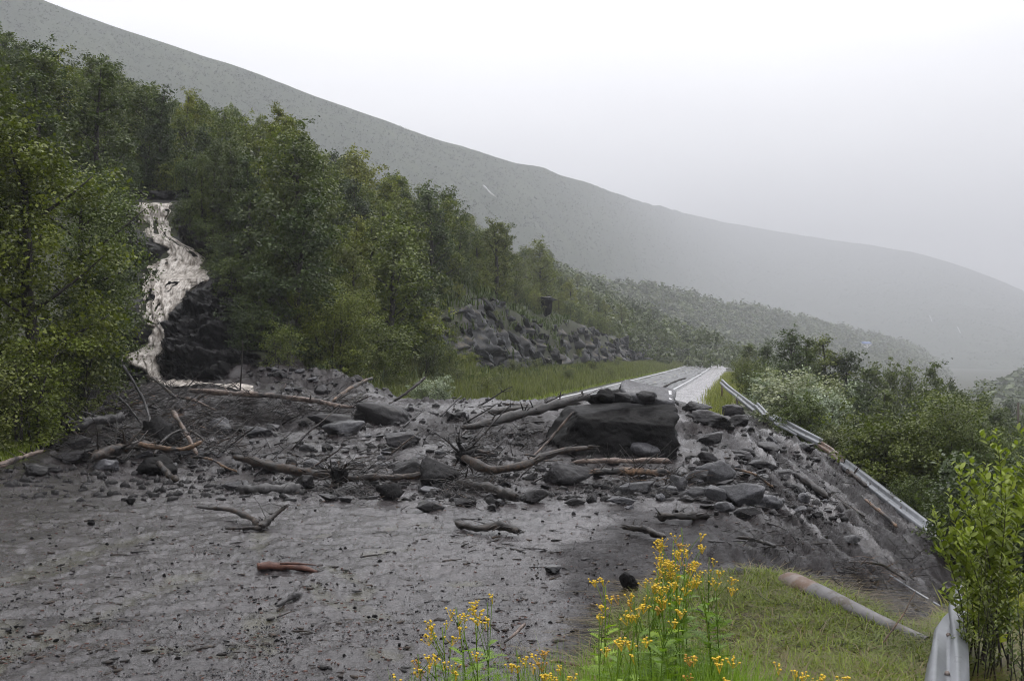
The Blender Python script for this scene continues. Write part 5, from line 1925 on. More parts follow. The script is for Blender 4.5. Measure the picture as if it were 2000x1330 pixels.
# fine brushwood jammed in heaps among the logs: nobody could count it
def brush(name, zones_, label, seed, mat):
    rnd = random.Random(seed)
    b = Bag()
    for (x0, x1, y0, y1, n, Lpx, lift) in zones_:
        for i in range(n):
            px, py = rnd.uniform(x0, x1), rnd.uniform(y0, y1)
            q = onmud(px, py)
            if q[1] > 48:
                continue
            L = Lpx * q[1] / F * rnd.uniform(.3, 1.2)
            a, el = rnd.gauss(0, .7) + (math.pi if rnd.random() < .5 else 0), abs(rnd.gauss(0, .35))
            d = np.array([math.cos(a) * math.cos(el), math.sin(a) * math.cos(el) * .7, math.sin(el)])
            c = q + np.array([0, 0, rnd.uniform(0, lift)])
            P = wiggle([c, c + d * L * .5 + np.array([0, 0, .08 * L]), c + d * L], 5, L * .09, rnd)
            r_ = rnd.uniform(.35, 1.2) * q[1] / F
            V, Q, T = tube(P, [r_, r_ * .4], 3, close=False)
            b.add(V, Q, None)
    o = link(name, b.mesh(name, M[mat]))
    tag(o, label, kind='stuff')


brush('brushwood', [(215, 480, 765, 905, 640, 60, .35), (470, 700, 785, 830, 320, 40, .15), (620, 770, 915, 985, 240, 38, .25), (860, 980, 870, 1000, 260, 42, .35), (500, 1060, 840, 980, 260, 44, .08), (1190, 1370, 930, 985, 200, 44, .15),
                    (90, 240, 850, 915, 120, 50, .3), (1000, 1180, 820, 960, 90, 36, .2), (1640, 1800, 1095, 1170, 120, 36, .1), (1380, 1560, 910, 1080, 110, 36, .1)], 'fine dark brushwood jammed among logs and stones', 51, 'muddy_bark')
brush('brushwood', [(220, 470, 780, 900, 70, 44, .35), (1220, 1350, 935, 960, 60, 46, .2), (1650, 1790, 1100, 1160, 60, 40, .12), (560, 960, 900, 1000, 60, 24, .1), (1340, 1700, 1190, 1290, 420, 46, .05)], 'pale brown sticks and straw among the darker brushwood', 52, 'orange_wood')

# loose branches, alike ones share a label
bz = [
    ((215, 470, 770, 905), 70, (30, 90), 'thin muddy branch in the tangle below the waterfall', 'branches in the left tangle'),
    ((480, 1060, 775, 960), 100, (20, 80), 'thin muddy stick lying over the middle of the debris', 'sticks over the middle debris'),
    ((1330, 1640, 880, 1080), 50, (20, 70), 'thin muddy stick on the right hand slope', 'sticks on the right slope'),
    ((60, 1180, 985, 1250), 30, (14, 46), 'short dark twig lying on the smooth near mud', 'twigs on the near mud'),
    ((880, 1110, 1010, 1080), 12, (16, 50), 'dark splinter of wood round the arched log', 'splinters round the arched log'),
]
for (x0, x1, y0, y1), n, (a, b), lab, grp in bz:
    for i in range(n):
        px, py = R.uniform(x0, x1), R.uniform(y0, y1)
        L = R.uniform(a, b)
        an = R.gauss(0, .35) if x0 > 50 else R.gauss(0, .6)
        up = R.random() < (.4 if y1 < 961 else .0)
        dx, dy = L * math.cos(an), L * math.sin(an) * .4
        q0, q1 = onmud(px, py), onmud(px + dx, py + dy)
        if abs(q1[1] - q0[1]) > 3.5 or q1[1] > 46:
            continue
        lf = R.uniform(.25, .9) * L / 60 if up else .02
        P = np.array([q0, (q0 + q1) / 2 + np.array([0, 0, .01 + lf * .5]), q1 + np.array([0, 0, lf])])
        rnd = random.Random(i * 7 + x0)
        r_ = R.uniform(1.0, 2.6) * q0[1] / F
        Pw = wiggle(P, 7, L * q0[1] / F * .03, rnd)
        bb = Bag()
        V, Q, T = tube(Pw - Pw[0], [r_, r_ * .4], 5, .25, i)
        bb.add(V, Q, T)
        for j in range(R.randrange(0, 4)):
            c = Pw[rnd.randrange(1, 6)] - Pw[0]
            d = np.array([rnd.uniform(-1, 1), rnd.uniform(-1, 1), rnd.uniform(0, .8 if up else .25)]) * L * q0[1] / F * .3
            V, Q, T = tube(wiggle([c, c + d * .5, c + d], 4, np.linalg.norm(d) * .12, rnd), [r_ * .5, r_ * .2], 4)
            bb.add(V, Q, T)
        o = link('twig' if L < 40 else 'branch', bb.mesh('branch', M[['muddy_bark', 'muddy_bark', 'brown_bark', 'grey_wood'][R.randrange(4)]], True), None, Pw[0])
        tag(o, lab, 'twig' if L < 40 else 'branch', grp)


# litter: bark chips, gravel and leaf bits nobody could count
def litter(name, n, area, size, mats, label, seed, up=.35, yb=(0, 1)):
    g = np.random.default_rng(seed)
    x0, x1, y0, y1 = area
    pp = []
    while len(pp) < n:
        px, py = g.uniform(x0, x1), y0 + (y1 - y0) * g.random() ** .8
        # ray onto the plane of the road, then drop onto the mud
        Y = CAMZ * F / (py - HOR)
        X = (px - CXP) / F * Y
        pp.append((X, Y))
    pp = np.array(pp)
    pp = pp[poly_sd(pp[:, 0], pp[:, 1]) > .3]
    clus = vnoise(pp[:, 0] * 1.4, pp[:, 1] * 1.4, seed=seed)
    pp = pp[clus > g.uniform(-1, .8, len(pp))]
    z = surf(pp[:, 0], pp[:, 1])
    n = len(pp)
    L = size * g.uniform(.3, 1.0, n) ** 1.6 * 1.6
    W = L * g.uniform(.2, .6, n)
    H_ = L * up * g.uniform(.4, 1, n)
    a = g.normal(0, .8, n)
    ca, sa = np.cos(a), np.sin(a)
    D1, T1 = icosphere(0 if size < .06 else 1)
    g2 = np.random.default_rng(seed + 5)
    Vs = []
    base = [D1 * g2.uniform(.55, 1.15, (len(D1), 1)) * .5 for _ in range(6)]
    pick = g2.integers(0, 6, n)
    B = np.stack(base)[pick]
    bx, by, bz2 = B[..., 0] * L[:, None], B[..., 1] * W[:, None], B[..., 2] * H_[:, None] * 1.6
    V = np.stack([pp[:, 0:1] + bx * ca[:, None] - by * sa[:, None], pp[:, 1:2] + bx * sa[:, None] + by * ca[:, None], z[:, None] + bz2], -1).reshape(-1, 3)
    T = (np.arange(n)[:, None, None] * len(D1) + T1[None]).reshape(-1, 3)
    o = link(name, mk_mesh(name, V, T, mats))
    tag(o, label, kind='stuff')


litter('bark_chips', 5200, (-100, 1500, 960, 1360), .034, M['red_bark'], 'reddish bark chips sprinkled over the near mud', 61)
litter('gravel', 12000, (-100, 1250, 950, 1360), .026, M['washed_rock'], 'fine grey gravel set in the near mud', 62, up=.5)
litter('mud_crumbs', 2600, (-100, 1900, 820, 1300), .05, M['boulder_rock'], 'dark crumbs of earth and wood over the mud', 63, up=.5)
litter('wood_splinters', 2600, (0, 1700, 800, 1330), .10, M['brown_bark'], 'brown wood splinters over the debris', 64, up=.2)
litter('rubble', 5200, (0, 1650, 790, 985), .22, M['muddy_rock'], 'muddy rubble between the larger stones', 65, up=.55)
litter('pale_leaf_bits', 90, (120, 260, 1225, 1300), .05, M['orange_wood'], 'pale torn leaf bits on the near mud at the bottom left', 66, up=.1)


# ------------------------------------------------------------------ guardrail wreckage
WP = [(-.155, .0), (-.14, .02), (-.105, .078), (-.06, .078), (-.022, .012), (.022, .012), (.06, .078), (.105, .078), (.14, .02), (.155, .0)]


def w_beam(P, normals, width=1.0):
    """P: centreline; normals: direction the waves face"""
    P = np.asarray(P, float)
    tan = np.gradient(P, axis=0)
    tan /= np.linalg.norm(tan, axis=1)[:, None]
    V = []
    for i in range(len(P)):
        nn = np.asarray(normals[i], float)
        nn = nn - (nn @ tan[i]) * tan[i]
        nn /= np.linalg.norm(nn)
        sd_ = np.cross(tan[i], nn)
        for u, v in WP:
            V.append(P[i] + sd_ * u * width + nn * v * width)
        for u, v in WP[::-1]:
            V.append(P[i] + sd_ * u * width + nn * (v - .009) * width)
    m_ = len(WP) * 2
    Q = []
    for i in range(len(P) - 1):
        for j in range(m_):
            k_ = (j + 1) % m_
            Q.append((i * m_ + j, i * m_ + k_, (i + 1) * m_ + k_, (i + 1) * m_ + j))
    return np.array(V), np.array(Q)


def rail(label, pts, nrm, mat='steel', name='guardrail', n=30, width=1.0, posts=()):
    """pts: (px, py, depth)"""
    P = np.array([at(*a) for a in pts])
    C = smooth_path(P, n)
    NN = smooth_path(np.array(nrm, float), n) if len(nrm) > 1 else np.repeat(np.array(nrm, float), n, 0)
    e = empty(name, C[0])
    tag(e, label, 'guardrail')
    V, Q = w_beam(C - C[0], NN, width)
    link('beam', mk_mesh('beam', V, Q, M[mat], True), e)
    # splice bolts
    for i in (n // 4, n // 2, 3 * n // 4):
        b = Bag()
        t_ = C[i] - C[0]
        nn = NN[i] / np.linalg.norm(NN[i])
        V, Q, T = tube([t_ + nn * .01 * width, t_ + nn * .04 * width], [.022, .018], 6)
        b.add(V, Q, T)
        link('bolt', b.mesh('bolt', M['rusty_steel']), e)
    for (f, dx, dy, dz) in posts:
        i = int(f * (n - 1))
        c = C[i] - C[0]
        b = Bag()
        V, Q, T = tube([c, c + np.array([dx, dy, dz])], [.05, .05], 4)
        b.add(V, Q, T)
        link('post', b.mesh('post', M['rusty_steel']), e)
    return e


rail('farthest guardrail piece, standing twisted where the verge grass begins', [(1409, 745, 62), (1422, 758, 56), (1445, 776, 49), (1468, 794, 44.5), (1476, 800, 43)], [(-.9, -.3, .4), (-.5, -.4, .8), (-.8, -.3, .5)], posts=((.05, 0, 0, -.9), (.6, .1, 0, -.8)))
rail('short broken guardrail end just right of the farthest piece', [(1477, 790, 43.5), (1486, 799, 42), (1495, 810, 40.5)], [(-.6, -.5, .7)], width=.8, n=12)
rail('twisted middle guardrail piece with two bright bands', [(1508, 815, 40.5), (1530, 825, 39), (1560, 842, 37), (1605, 865, 35)], [(-.3, -.6, .8), (-.7, -.5, .5), (-.5, -.5, .8)])
rail('bent lower strip of the middle guardrail piece', [(1516, 826, 39.2), (1540, 838, 38), (1562, 850, 36.8)], [(-.2, -.5, .9)], width=.7, n=14)
rail('muddy short piece joining the middle and long guardrails', [(1603, 868, 35), (1625, 882, 33.8), (1648, 902, 32.4)], [(-.5, -.5, .6)], mat='rusty_steel', width=.8, n=12)
rail('long guardrail hanging over the edge of the embankment down to the alder', [(1649, 905, 32), (1700, 945, 29.5), (1760, 992, 27), (1820, 1038, 24.8), (1868, 1072, 23.2), (1892, 1096, 22.2)],
     [(-.45, -.55, .75), (-.6, -.55, .6), (-.5, -.6, .6), (-.2, -.6, .8)], width=1.12, n=44, posts=((.3, .25, .2, -.9), (.7, .3, .2, -.9)))
rail('near guardrail end with wavy steel faces bulging up at the lower right corner', [(1846, 1420, 6.9), (1849, 1340, 7.9), (1853, 1270, 8.9), (1856, 1225, 9.8), (1863, 1200, 10.5), (1876, 1180, 11.2), (1884, 1168, 11.8)],
     [(0, -.35, .95), (0, -.35, .95), (.05, -.45, .9), (-.5, -.5, .6), (-.95, -.4, .1), (-.9, -.3, -.1)], n=44, width=1.0)

# lying steel post like a trough, rusty at its far end
def trough(name, label, pts, w0, w1, mat, cat='beam'):
    P = np.array([at(*a) for a in pts]) + np.array([0, 0, .05])
    C = smooth_path(P, 16)
    e = empty(name, C[0])
    tag(e, label, cat)
    n = len(C)
    tan = np.gradient(C, axis=0)
    tan /= np.linalg.norm(tan, axis=1)[:, None]
    up = np.array([-.25, -.6, .75])
    V = []
    ang = np.linspace(-1.45, 1.45, 9)
    for i in range(n):
        w = np.interp(i / (n - 1), [0, .06, .12, 1], [w0 * .3, w0 * .85, w0, w1])
        u_ = up - (up @ tan[i]) * tan[i]
        u_ /= np.linalg.norm(u_)
        sd_ = np.cross(tan[i], u_)
        prof = [(math.sin(a) * w, math.cos(a) * w * .75) for a in ang]
        for a, b in prof:
            V.append(C[i] - C[0] + sd_ * a + u_ * b)
        for a, b in prof[::-1]:
            V.append(C[i] - C[0] + sd_ * a * .93 + u_ * (b - .012))
    m_ = 18
    Q = [(i * m_ + j, i * m_ + (j + 1) % m_, (i + 1) * m_ + (j + 1) % m_, (i + 1) * m_ + j) for i in range(n - 1) for j in range(m_)]
    Q += [(j, 17 - j, 16 - j, j + 1) for j in range(8)] + [((n - 1) * m_ + j, (n - 1) * m_ + j + 1, (n - 1) * m_ + 16 - j, (n - 1) * m_ + 17 - j) for j in range(8)]
    nb = int(len(Q) * .22)
    link('rusty_end', mk_mesh('rusty_end', V, np.array(Q[:5 * m_] + Q[(n - 1) * m_:(n - 1) * m_ + 8]), M['rusty_steel'], True), e)
    link('shell', mk_mesh('shell', V, np.array(Q[5 * m_:(n - 1) * m_]), M[mat], True), e)
    return e


pa = [hit(1524, 1140, surf), hit(1620, 1182, surf), hit(1720, 1228, surf), hit(1808, 1268, surf)]
trough('steel_beam', 'fallen steel beam with a rusty pointed end lying between grass and mud', [(1524, 1136, pa[0][1]), (1610, 1172, pa[1][1]), (1715, 1222, pa[2][1]), (1809, 1262, pa[3][1])], .135, .05, 'dull_steel')
for pts, w, lab in [([(1738, 1130), (1780, 1158), (1836, 1192)], 5, 'thin pale steel bar lying across the slope above the fallen beam'),
                    ([(1412, 777), (1440, 784), (1462, 789)], 5, 'upper of two dark posts lying in the verge grass under the farthest rail'),
                    ([(1414, 785), (1440, 795), (1465, 800)], 6, 'lower of two dark posts lying in the verge grass under the farthest rail')]:
    P = np.array([hit(a, b, surf) for a, b in pts]) + np.array([0, 0, .06])
    r = w * P[:, 1].mean() / F / 2
    b = Bag()
    V, Q, T = tube(P - P[0], [r, r], 4)
    b.add(V, Q, T)
    o = link('steel_bar' if w == 5 and pts[0][0] > 1700 else 'post', b.mesh('bar', M['steel' if pts[0][0] > 1700 else 'rusty_steel']), None, P[0])
    tag(o, lab, 'bar' if pts[0][0] > 1700 else 'post')


# ------------------------------------------------------------------ the bright young alder at the right edge
def leaf_shape(L, W):
    """folded pointed leaf, 6 faces"""
    return np.array([(0, 0, 0), (L * .3, W * .5, L * .05), (L * .7, W * .42, L * .04), (L, 0, -.04 * L), (L * .7, -W * .42, L * .04), (L * .3, -W * .5, L * .05), (L * .5, 0, -.01 * L)]), \
        np.array([(0, 6, 1), (1, 6, 2), (2, 6, 3), (3, 6, 4), (4, 6, 5), (5, 6, 0)])


leafV, leafT = leaf_shape(.062, .030)


def rot_to(d, roll):
    q = Vector(d).to_track_quat('X', 'Z')
    return (q @ Euler((roll, 0, 0)).to_quaternion()).to_euler()


def shoot_plant(name, label, cat, base, shoots, leafmat, barkmat, leafscale, seed, n_parts=0, spacing=.035, group=None):
    """upright leafy shoots; shoots: list of point lists in world space"""
    rnd = random.Random(seed)
    e = empty(name, base)
    tag(e, label, cat, group)
    bag = Bag()
    base = np.array(base, float)
    np_used = 0
    lme = mk_mesh('leaf', leafV * leafscale, leafT, M[leafmat], False, np.full(7, .8))
    lme2 = mk_mesh('leaf', leafV * leafscale * .85, leafT, M[leafmat], False, np.full(7, .4))
    for si, sh in enumerate(shoots):
        Pw = wiggle(sh, 12, .02, rnd) - base
        L = np.linalg.norm(np.diff(Pw, axis=0), axis=1).sum()
        V, Q, T = tube(Pw, [.0045 * L + .003, .0015], 5)
        b = Bag()
        b.add(V, Q, T)
        link('stem', b.mesh('stem', M[barkmat], True), e)
        ax = [(Pw, 1.0, .22)]
        for j in range(int(L * 5)):
            f = rnd.uniform(.2, .92)
            c = np.array([np.interp(f, np.linspace(0, 1, 12), Pw[:, k_]) for k_ in range(3)])
            a = rnd.uniform(0, 6.28)
            l2 = L * rnd.uniform(.12, .26) * (1.2 - f * .6)
            tip = c + np.array([math.cos(a) * .6, math.sin(a) * .6, .75]) * l2
            S = wiggle([c, (c + tip) / 2, tip], 5, l2 * .05, rnd)
            V, Q, T = tube(S, [.0025, .001], 4)
            bag.add(V, Q, T, .1)
            ax.append((S, .9, .05))
        for A_, ls, f0 in ax:
            LL = np.linalg.norm(np.diff(A_, axis=0), axis=1).sum()
            cnt = int(LL / spacing)
            for j in range(cnt):
                f = f0 + (1 - f0) * (j + .5) / max(1, cnt)
                c = np.array([np.interp(f, np.linspace(0, 1, len(A_)), A_[:, k_]) for k_ in range(3)])
                a = j * 2.4 + rnd.uniform(-.5, .5)
                d = np.array([math.cos(a), math.sin(a), rnd.uniform(.1, .9) + .5 * f])
                rt = rot_to(d, rnd.uniform(-.7, .7))
                sc_ = ls * rnd.uniform(.65, 1.15) * (1 - .35 * (f > .93))
                if np_used < n_parts and rnd.random() < .16:
                    link('leaf', lme if rnd.random() < .6 else lme2, e, c, rt, (sc_,) * 3)
                    np_used += 1
                else:
                    m = np.array(rt.to_matrix())
                    bag.add((leafV * leafscale * sc_) @ m.T + c, None, leafT, min(1, .25 + .6 * f + rnd.uniform(-.25, .25)))
    o = link('foliage', bag.mesh('foliage', M[leafmat]), e)
    if n_parts:
        o['kind'] = 'stuff'
    return e


alder_base = at(1925, 1290, 9.6)
alder_base[2] = float(ground(alder_base[0], alder_base[1]))
shoots = []
for tx, ty, Yt in [(1948, 842, 9.5), (1925, 905, 9.3), (1895, 920, 9.2), (1875, 930, 9.4), (1968, 930, 9.0), (1990, 905, 9.4), (2015, 880, 9.8), (1850, 960, 9.5), (1818, 985, 9.7), (2000, 960, 9.2), (1905, 985, 9.8), (1960, 1000, 9.9), (2050, 860, 9.6), (1875, 1040, 9.0), (1835, 1035, 9.6)]:
    b0 = np.array(alder_base) + np.array([R.uniform(-.15, .25), R.uniform(-.2, .2), -.05])
    tp = at(tx, ty, Yt)
    mid = (b0 * .5 + tp * .5) + np.array([(tp[0] - b0[0]) * -.12, 0, .1])
    shoots.append([b0, mid, tp])
shoot_plant('young_alder', 'bright yellow green young alder with many upright shoots at the right edge', 'shrub', alder_base, shoots, 'leaf_bright', 'muddy_bark', 1.6, 5, n_parts=280, spacing=.027)
for i, (bx, by, Y, tops, lm, lab) in enumerate([
    (1900, 1300, 8.9, [(1860, 1150, 9), (1885, 1120, 9.1), (1920, 1100, 9.0), (1945, 1130, 8.9), (1960, 1170, 8.8), (1880, 1200, 8.9)], 'leaf_olive', 'low dark leafed shrub spilling over the near guardrail'),
    (1985, 1310, 8.4, [(1965, 1150, 8.4), (1990, 1110, 8.5), (2010, 1130, 8.4), (2030, 1160, 8.4), (1975, 1210, 8.3)], 'leaf_birch', 'small leafed shrub at the lower right corner'),
    (1940, 1290, 9.0, [(1925, 1070, 9.0), (1935, 1130, 8.9), (1950, 1085, 8.9), (1915, 1150, 8.9)], 'leaf_light', 'pale round leafed sapling between alder and near guardrail')]):
    b0 = at(bx, by, Y)
    b0[2] = float(ground(b0[0], b0[1]))
    sh = []
    for (tx, ty, Yt) in tops:
        tp = at(tx, ty, Yt)
        sh.append([b0 + np.array([R.uniform(-.1, .1), R.uniform(-.1, .1), 0]), (b0 + tp) / 2 + np.array([0, 0, .05]), tp])
    shoot_plant('leafy_shrub', lab, 'shrub', b0, sh, lm, 'muddy_bark', .75, 40 + i, spacing=.022)


# ------------------------------------------------------------------ tansy
def tansy(base, H, label, seed, heads=7, lean=(0, 0)):
    rnd = random.Random(seed)
    e = empty('tansy_plant', base)
    tag(e, label, 'flower')
    top = np.array([lean[0], lean[1], H])
    st_ = wiggle([(0, 0, -.05), top * .5 + np.array([0, 0, .02]), top], 9, .012, rnd)
    b = Bag()
    V, Q, T = tube(st_, [.004, .0022], 5)
    b.add(V, Q, T, .4)
    heads_at = []
    for k in range(heads):
        f = rnd.uniform(.72, .93)
        c = np.array([np.interp(f, np.linspace(0, 1, 9), st_[:, j]) for j in range(3)])
        a = rnd.uniform(0, 6.28)
        tip = np.array([top[0] + math.cos(a) * H * .065, top[1] + math.sin(a) * H * .065, H * rnd.uniform(.93, 1.02)])
        V, Q, T = tube(wiggle([c, (c + tip) / 2, tip], 4, .004, rnd), [.002, .0014], 4)
        b.add(V, Q, T, .5)
        heads_at.append(tip)
    link('stem', b.mesh('stem', M['tansy_leaf']), e)
    D0, T0 = icosphere(1)
    for hp_ in heads_at:
        fb = Bag()
        for k in range(rnd.randrange(4, 10)):
            a, r_ = rnd.uniform(0, 6.28), rnd.uniform(0, .034)
            c = hp_ + np.array([math.cos(a) * r_, math.sin(a) * r_, rnd.uniform(-.006, .012)])
            fb.add(D0 * np.array([.0058, .0058, .0038]) * rnd.uniform(.8, 1.25) + c, None, T0, .5)
            V, Q, T = tube([hp_ - np.array([0, 0, .03]), c], [.0012, .001], 3, close=False)
            fb.add(V, Q, None, .5)
        link('flower_head', fb.mesh('flower_head', M['tansy_yellow'] if rnd.random() < .9 else M['tansy_brown']), e)
    # ferny leaves: a rib with narrow leaflets
    lb = Bag()
    nl = int(H * 52)
    for k in range(nl):
        f = .06 + .78 * k / nl
        c = np.array([np.interp(f, np.linspace(0, 1, 9), st_[:, j]) for j in range(3)])
        a = k * 2.3 + rnd.uniform(-.4, .4)
        L = rnd.uniform(.12, .20) * (1.15 - f * .75)
        d = np.array([math.cos(a), math.sin(a), rnd.uniform(.25, .8)])
        d /= np.linalg.norm(d)
        sd_ = np.cross(d, [0, 0, 1.0])
        sd_ /= np.linalg.norm(sd_)
        for j in range(7):
            g0 = c + d * L * (j + 1) / 7 - np.array([0, 0, L * .25 * ((j + 1) / 7) ** 2])
            wl = L * .30 * math.sin(math.pi * (j + 1.5) / 9)
            for sg in (-1, 1):
                t1 = g0 + sd_ * sg * wl + d * wl * .5
                lb.add([g0 - d * .005, g0 + d * .006, t1], None, [(0, 1, 2)], .3 + .5 * f + rnd.uniform(-.2, .2))
        g1 = c + d * L - np.array([0, 0, L * .25])
        lb.add([c - sd_ * .0018, c + sd_ * .0018, g1], None, [(0, 1, 2)], .3)
    link('leaves', lb.mesh('leaves', M['tansy_leaf']), e)
    return e


TN = [  # top px, py, depth, label
    (868, 1222, 4.6, 10, 'densest tansy flower head of the lower middle clump'), (895, 1186, 4.7, 5, 'tansy stem rising left of the tallest in the lower middle clump'),
    (925, 1206, 4.5, 7, 'tansy with orange brown heads in the lower middle clump'), (950, 1177, 4.8, 6, 'tallest tansy of the lower middle clump'),
    (820, 1278, 4.3, 5, 'leftmost tansy leaning out over the mud'), (845, 1275, 4.4, 5, 'short tansy right of the leftmost one'),
    (905, 1280, 4.3, 5, 'low tansy in front of the dense flower head'), (795, 1322, 4.0, 4, 'tansy head cut by the bottom edge at the far left of the clump'),
    (1010, 1272, 4.6, 3, 'small tansy alone between the two clumps'), (1068, 1280, 4.4, 6, 'tansy of separate round buttons by the brown stick'),
    (1105, 1298, 4.3, 4, 'low tansy buttons right of the brown stick'), (1045, 1325, 4.0, 3, 'tansy buttons at the bottom edge in the middle'),
    (1186, 1142, 5.0, 5, 'thin lone tansy stem left of the tall clump'), (1170, 1198, 4.7, 4, 'faded tansy low left of the tall clump'),
    (1215, 1200, 4.7, 4, 'tansy below the lone stem with ochre heads'), (1238, 1165, 4.8, 5, 'short bright tansy at the left of the tall clump'),
    (1240, 1192, 4.7, 5, 'second bright tansy below the left of the tall clump'), (1336, 1032, 5.4, 7, 'highest tansy head standing clear above the tall clump'),
    (1312, 1058, 5.3, 10, 'tansy just under the highest head'), (1320, 1072, 5.2, 9, 'full tansy in the upper part of the tall clump'),
    (1296, 1092, 5.2, 10, 'tansy on the upper left of the tall clump'), (1322, 1098, 5.1, 10, 'bright tansy in the heart of the tall clump'),
    (1280, 1108, 5.1, 10, 'tansy on the left shoulder of the tall clump'), (1335, 1112, 5.1, 9, 'tansy on the right shoulder of the tall clump'),
    (1262, 1150, 4.9, 10, 'broad tansy low on the left of the tall clump'), (1290, 1142, 4.9, 9, 'tansy in the lower middle of the tall clump'),
    (1325, 1152, 4.9, 7, 'tansy in the lower right of the tall clump'), (1380, 1090, 5.3, 6, 'tansy leaning right, upper of the two outliers'),
    (1375, 1112, 5.2, 6, 'tansy leaning right, lower of the two outliers'), (1398, 1125, 5.2, 5, 'rightmost tansy above the matted grass'),
    (1212, 1255, 4.4, 5, 'tansy with a drooping column of ochre buttons'), (1236, 1252, 4.4, 4, 'tansy right of the drooping ochre column'),
    (1300, 1178, 4.6, 5, 'tansy inside the leafy base of the tall clump'), (1425, 1300, 4.2, 7, 'bent tansy near the bottom edge right of the clump'),
    (1375, 1295, 4.3, 5, 'bent tansy at the bottom below the tall clump'), (1510, 1318, 4.1, 7, 'tansy lying by the bottom edge under the grass mat'),
    (1560, 1310, 4.3, 4, 'rightmost tansy buttons at the bottom edge'), (1620, 1325, 4.1, 3, 'last few tansy buttons at the bottom right'),
]
for i, (px, py, Y, hd, lab) in enumerate(TN):
    tp = at(px, py, Y)
    by = Y + R.uniform(-.05, .15)
    bx = tp[0] + R.uniform(-.10, .10)
    bz_ = float(ground(bx, by))
    H = tp[2] - bz_
    tansy((bx, by, bz_), H, lab, 700 + i, max(3, int(hd * .7)), (tp[0] - bx, tp[1] - by))
# leafy base around the stems
pt = []
for (px, py, Y, hd, lab) in TN:
    for k in range(26):
        x = (px - CXP) / F * Y + R.gauss(0, .13)
        y = Y + R.gauss(0, .18)
        pt.append((x, y, float(ground(x, y))))
blades('tansy_undergrowth', pt, .75, .0045, 17, M['tansy_leaf'], 'long green blades and shoots round the tansy stems', 71, lean=.45, spread=.05)


# ------------------------------------------------------------------ far small things
def small_house(px, py, Y):
    p = at(px, py, Y)
    e = empty('house', p, .3)
    tag(e, 'tiny far house with a blue roof in the haze', 'house')
    w, d, h = 10.5, 6.5, 3.0
    V = [(-w / 2, -d / 2, -3), (w / 2, -d / 2, -3), (w / 2, d / 2, -3), (-w / 2, d / 2, -3), (-w / 2, -d / 2, h), (w / 2, -d / 2, h), (w / 2, d / 2, h), (-w / 2, d / 2, h), (-w / 2, 0, h + 1.7), (w / 2, 0, h + 1.7)]
    link('wall', mk_mesh('wall', V, [np.array([(0, 1, 5, 4), (1, 2, 6, 5), (2, 3, 7, 6), (3, 0, 4, 7)]), np.array([(4, 8, 7), (5, 6, 9)])], M['wall_white']), e)
    rf = []
    for sg in (-1, 1):
        rf.append([(-w / 2 - .4, sg * (d / 2 + .5), h - .35), (w / 2 + .4, sg * (d / 2 + .5), h - .35), (w / 2 + .4, 0, h + 1.75), (-w / 2 - .4, 0, h + 1.75)])
    V = np.array(rf).reshape(-1, 3)
    V = np.concatenate([V, V + np.array([0, 0, .18])])
    Q = [(0, 1, 2, 3), (4, 7, 6, 5), (8, 11, 10, 9), (12, 13, 14, 15), (0, 8, 9, 1), (5, 13, 12, 4), (0, 3, 11, 8), (1, 9, 10, 2), (4, 12, 15, 7), (5, 6, 14, 13)]
    link('roof', mk_mesh('roof', V, np.array(Q), M['roof_blue']), e)
    for wx in (-1.8, 1.8):
        V = [(wx - .6, -d / 2 - .04, .5), (wx + .6, -d / 2 - .04, .5), (wx + .6, -d / 2 - .04, 1.7), (wx - .6, -d / 2 - .04, 1.7), (wx - .6, -d / 2 + .02, .5), (wx + .6, -d / 2 + .02, .5), (wx + .6, -d / 2 + .02, 1.7), (wx - .6, -d / 2 + .02, 1.7)]
        link('window', mk_mesh('window', V, np.array([(0, 1, 2, 3), (0, 4, 5, 1), (3, 2, 6, 7), (0, 3, 7, 4), (1, 5, 6, 2)]), M['dark_glass']), e)


def on_hill(Vg, px, py, near=.985):
    A = Vg.reshape(-1, 3)
    A = A[A[:, 1] > 50]
    f = A @ FWD - CAMZ * FWD[2]
    u = CXP + F * A[:, 0] / f
    v = CYP - F * ((A[:, 1] * UPV[1]) + (A[:, 2] - CAMZ) * UPV[2]) / f
    i = np.argmin((u - px) ** 2 + (v - py) ** 2)
    return float(A[i, 1]) * near


small_house(1690, 677, on_hill(spur, 1690, 682, .99))

for (pts, lab) in [([(1870, 638, 1130), (1873, 645, 1110), (1876, 651, 1100)], 'short white torrent on the far slope, lower of two'), ([(1815, 616, 1140), (1818, 622, 1130), (1820, 628, 1120)], 'faint white torrent on the far slope, upper left of two'),
                   ([(943, 362, 352), (952, 370, 345), (958, 378, 342), (968, 384, 340)], 'white cascade high on the misty mountain'),
                   ([(1806, 700, 540), (1808, 712, 535), (1812, 726, 530)], 'white stream dropping off the end of the wooded spur')]:
    hv_ = spur if pts[0][0] == 1806 else mtn
    P = np.array([at(a[0], a[1], on_hill(hv_, a[0], a[1])) for a in pts])
    w = 1.0 * P[:, 1].mean() / F * (1.5 if pts[0][0] < 1000 else 1)
    b = Bag()
    C = smooth_path(P, 14)
    wr = [w * .4] + [w * (.6 + .6 * R.random()) for _ in range(12)] + [w * .4]
    V, Q, T = tube(C, wr, 6)
    b.add(V, Q, T)
    o = link('stream', b.mesh('stream', M['paint'], True))
    tag(o, lab, kind='structure')

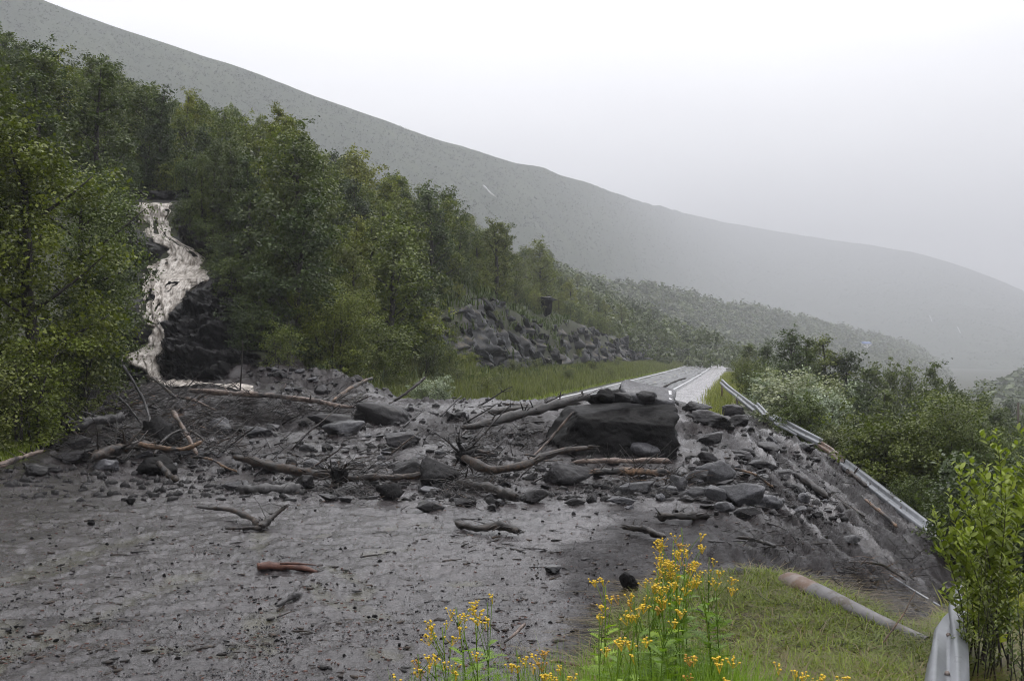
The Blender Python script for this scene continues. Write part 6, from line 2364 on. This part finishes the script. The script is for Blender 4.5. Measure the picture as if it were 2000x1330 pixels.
# utility pole above the right hand trees
x, Y = (1988 - CXP) / F * 74, 74
z0 = float(ground(x, Y))
e = empty('utility_pole', (x, Y, z0))
tag(e, 'thin dark pole rising above the trees at the right edge', 'pole')
zt = CAMZ + (HOR - 786) * Y / F - z0
b = Bag()
V, Q, T = tube([(0, 0, 0), (0, 0, zt)], [.10, .08], 8)
b.add(V, Q, T)
link('pole', b.mesh('pole', M['pole_wood'], True), e)
# flat topped rock standing out above the rock cut
p = at(1068, 598, 136)
gz_ = float(ground(p[0], p[1]))
o = link('rock', rock_mesh('slab1', 'boulder_rock'), None, (p[0], p[1], p[2]), (0, 0, .3), (1.4, 1.4, max(1.6, (p[2] - gz_) * 2)))
tag(o, 'dark upright rock among the saplings above the rock cut', 'rock')
o = link('rock', rock_mesh('slab2', 'slate'), None, (p[0], p[1], p[2] + .95), (0, .15, .3), (2.6, 2.0, .5))
tag(o, 'pale flat capstone on the dark upright rock above the rock cut', 'rock')

# ------------------------------------------------------------------ the mist
X0, X1, Y0, Y1, Z0, Z1 = -1500.0, 3900.0, -3300.0, 5500.0, -70.0, 620.0
V = [(x, y, z) for z in (Z0, Z1) for x, y in ((X0, Y0), (X1, Y0), (X1, Y1), (X0, Y1))]
Q = [(3, 2, 1, 0), (4, 5, 6, 7), (0, 1, 5, 4), (1, 2, 6, 5), (2, 3, 7, 6), (3, 0, 4, 7)]
hm = bpy.data.materials.new('mist')
hm.use_nodes = True
nt = hm.node_tree
nt.nodes.clear()
o_ = nt.nodes.new('ShaderNodeOutputMaterial')
pvn = nt.nodes.new('ShaderNodeVolumePrincipled')
pvn.inputs['Color'].default_value = (.66, .67, .705, 1)
pvn.inputs['Density'].default_value = HAZE_DENSITY
pvn.inputs['Anisotropy'].default_value = .15
nt.links.new(pvn.outputs['Volume'], o_.inputs['Volume'])
hz = link('haze', mk_mesh('haze', V, np.array(Q), hm))
tag(hz, 'pale rain mist filling the valley', kind='stuff')
print('counts', c1, c2, c3, c4, 'objects', len(bpy.data.objects), 'ztops', float(mtn[..., 2].max()), float(mtn[..., 0].max()), float(mtn[..., 1].max()))
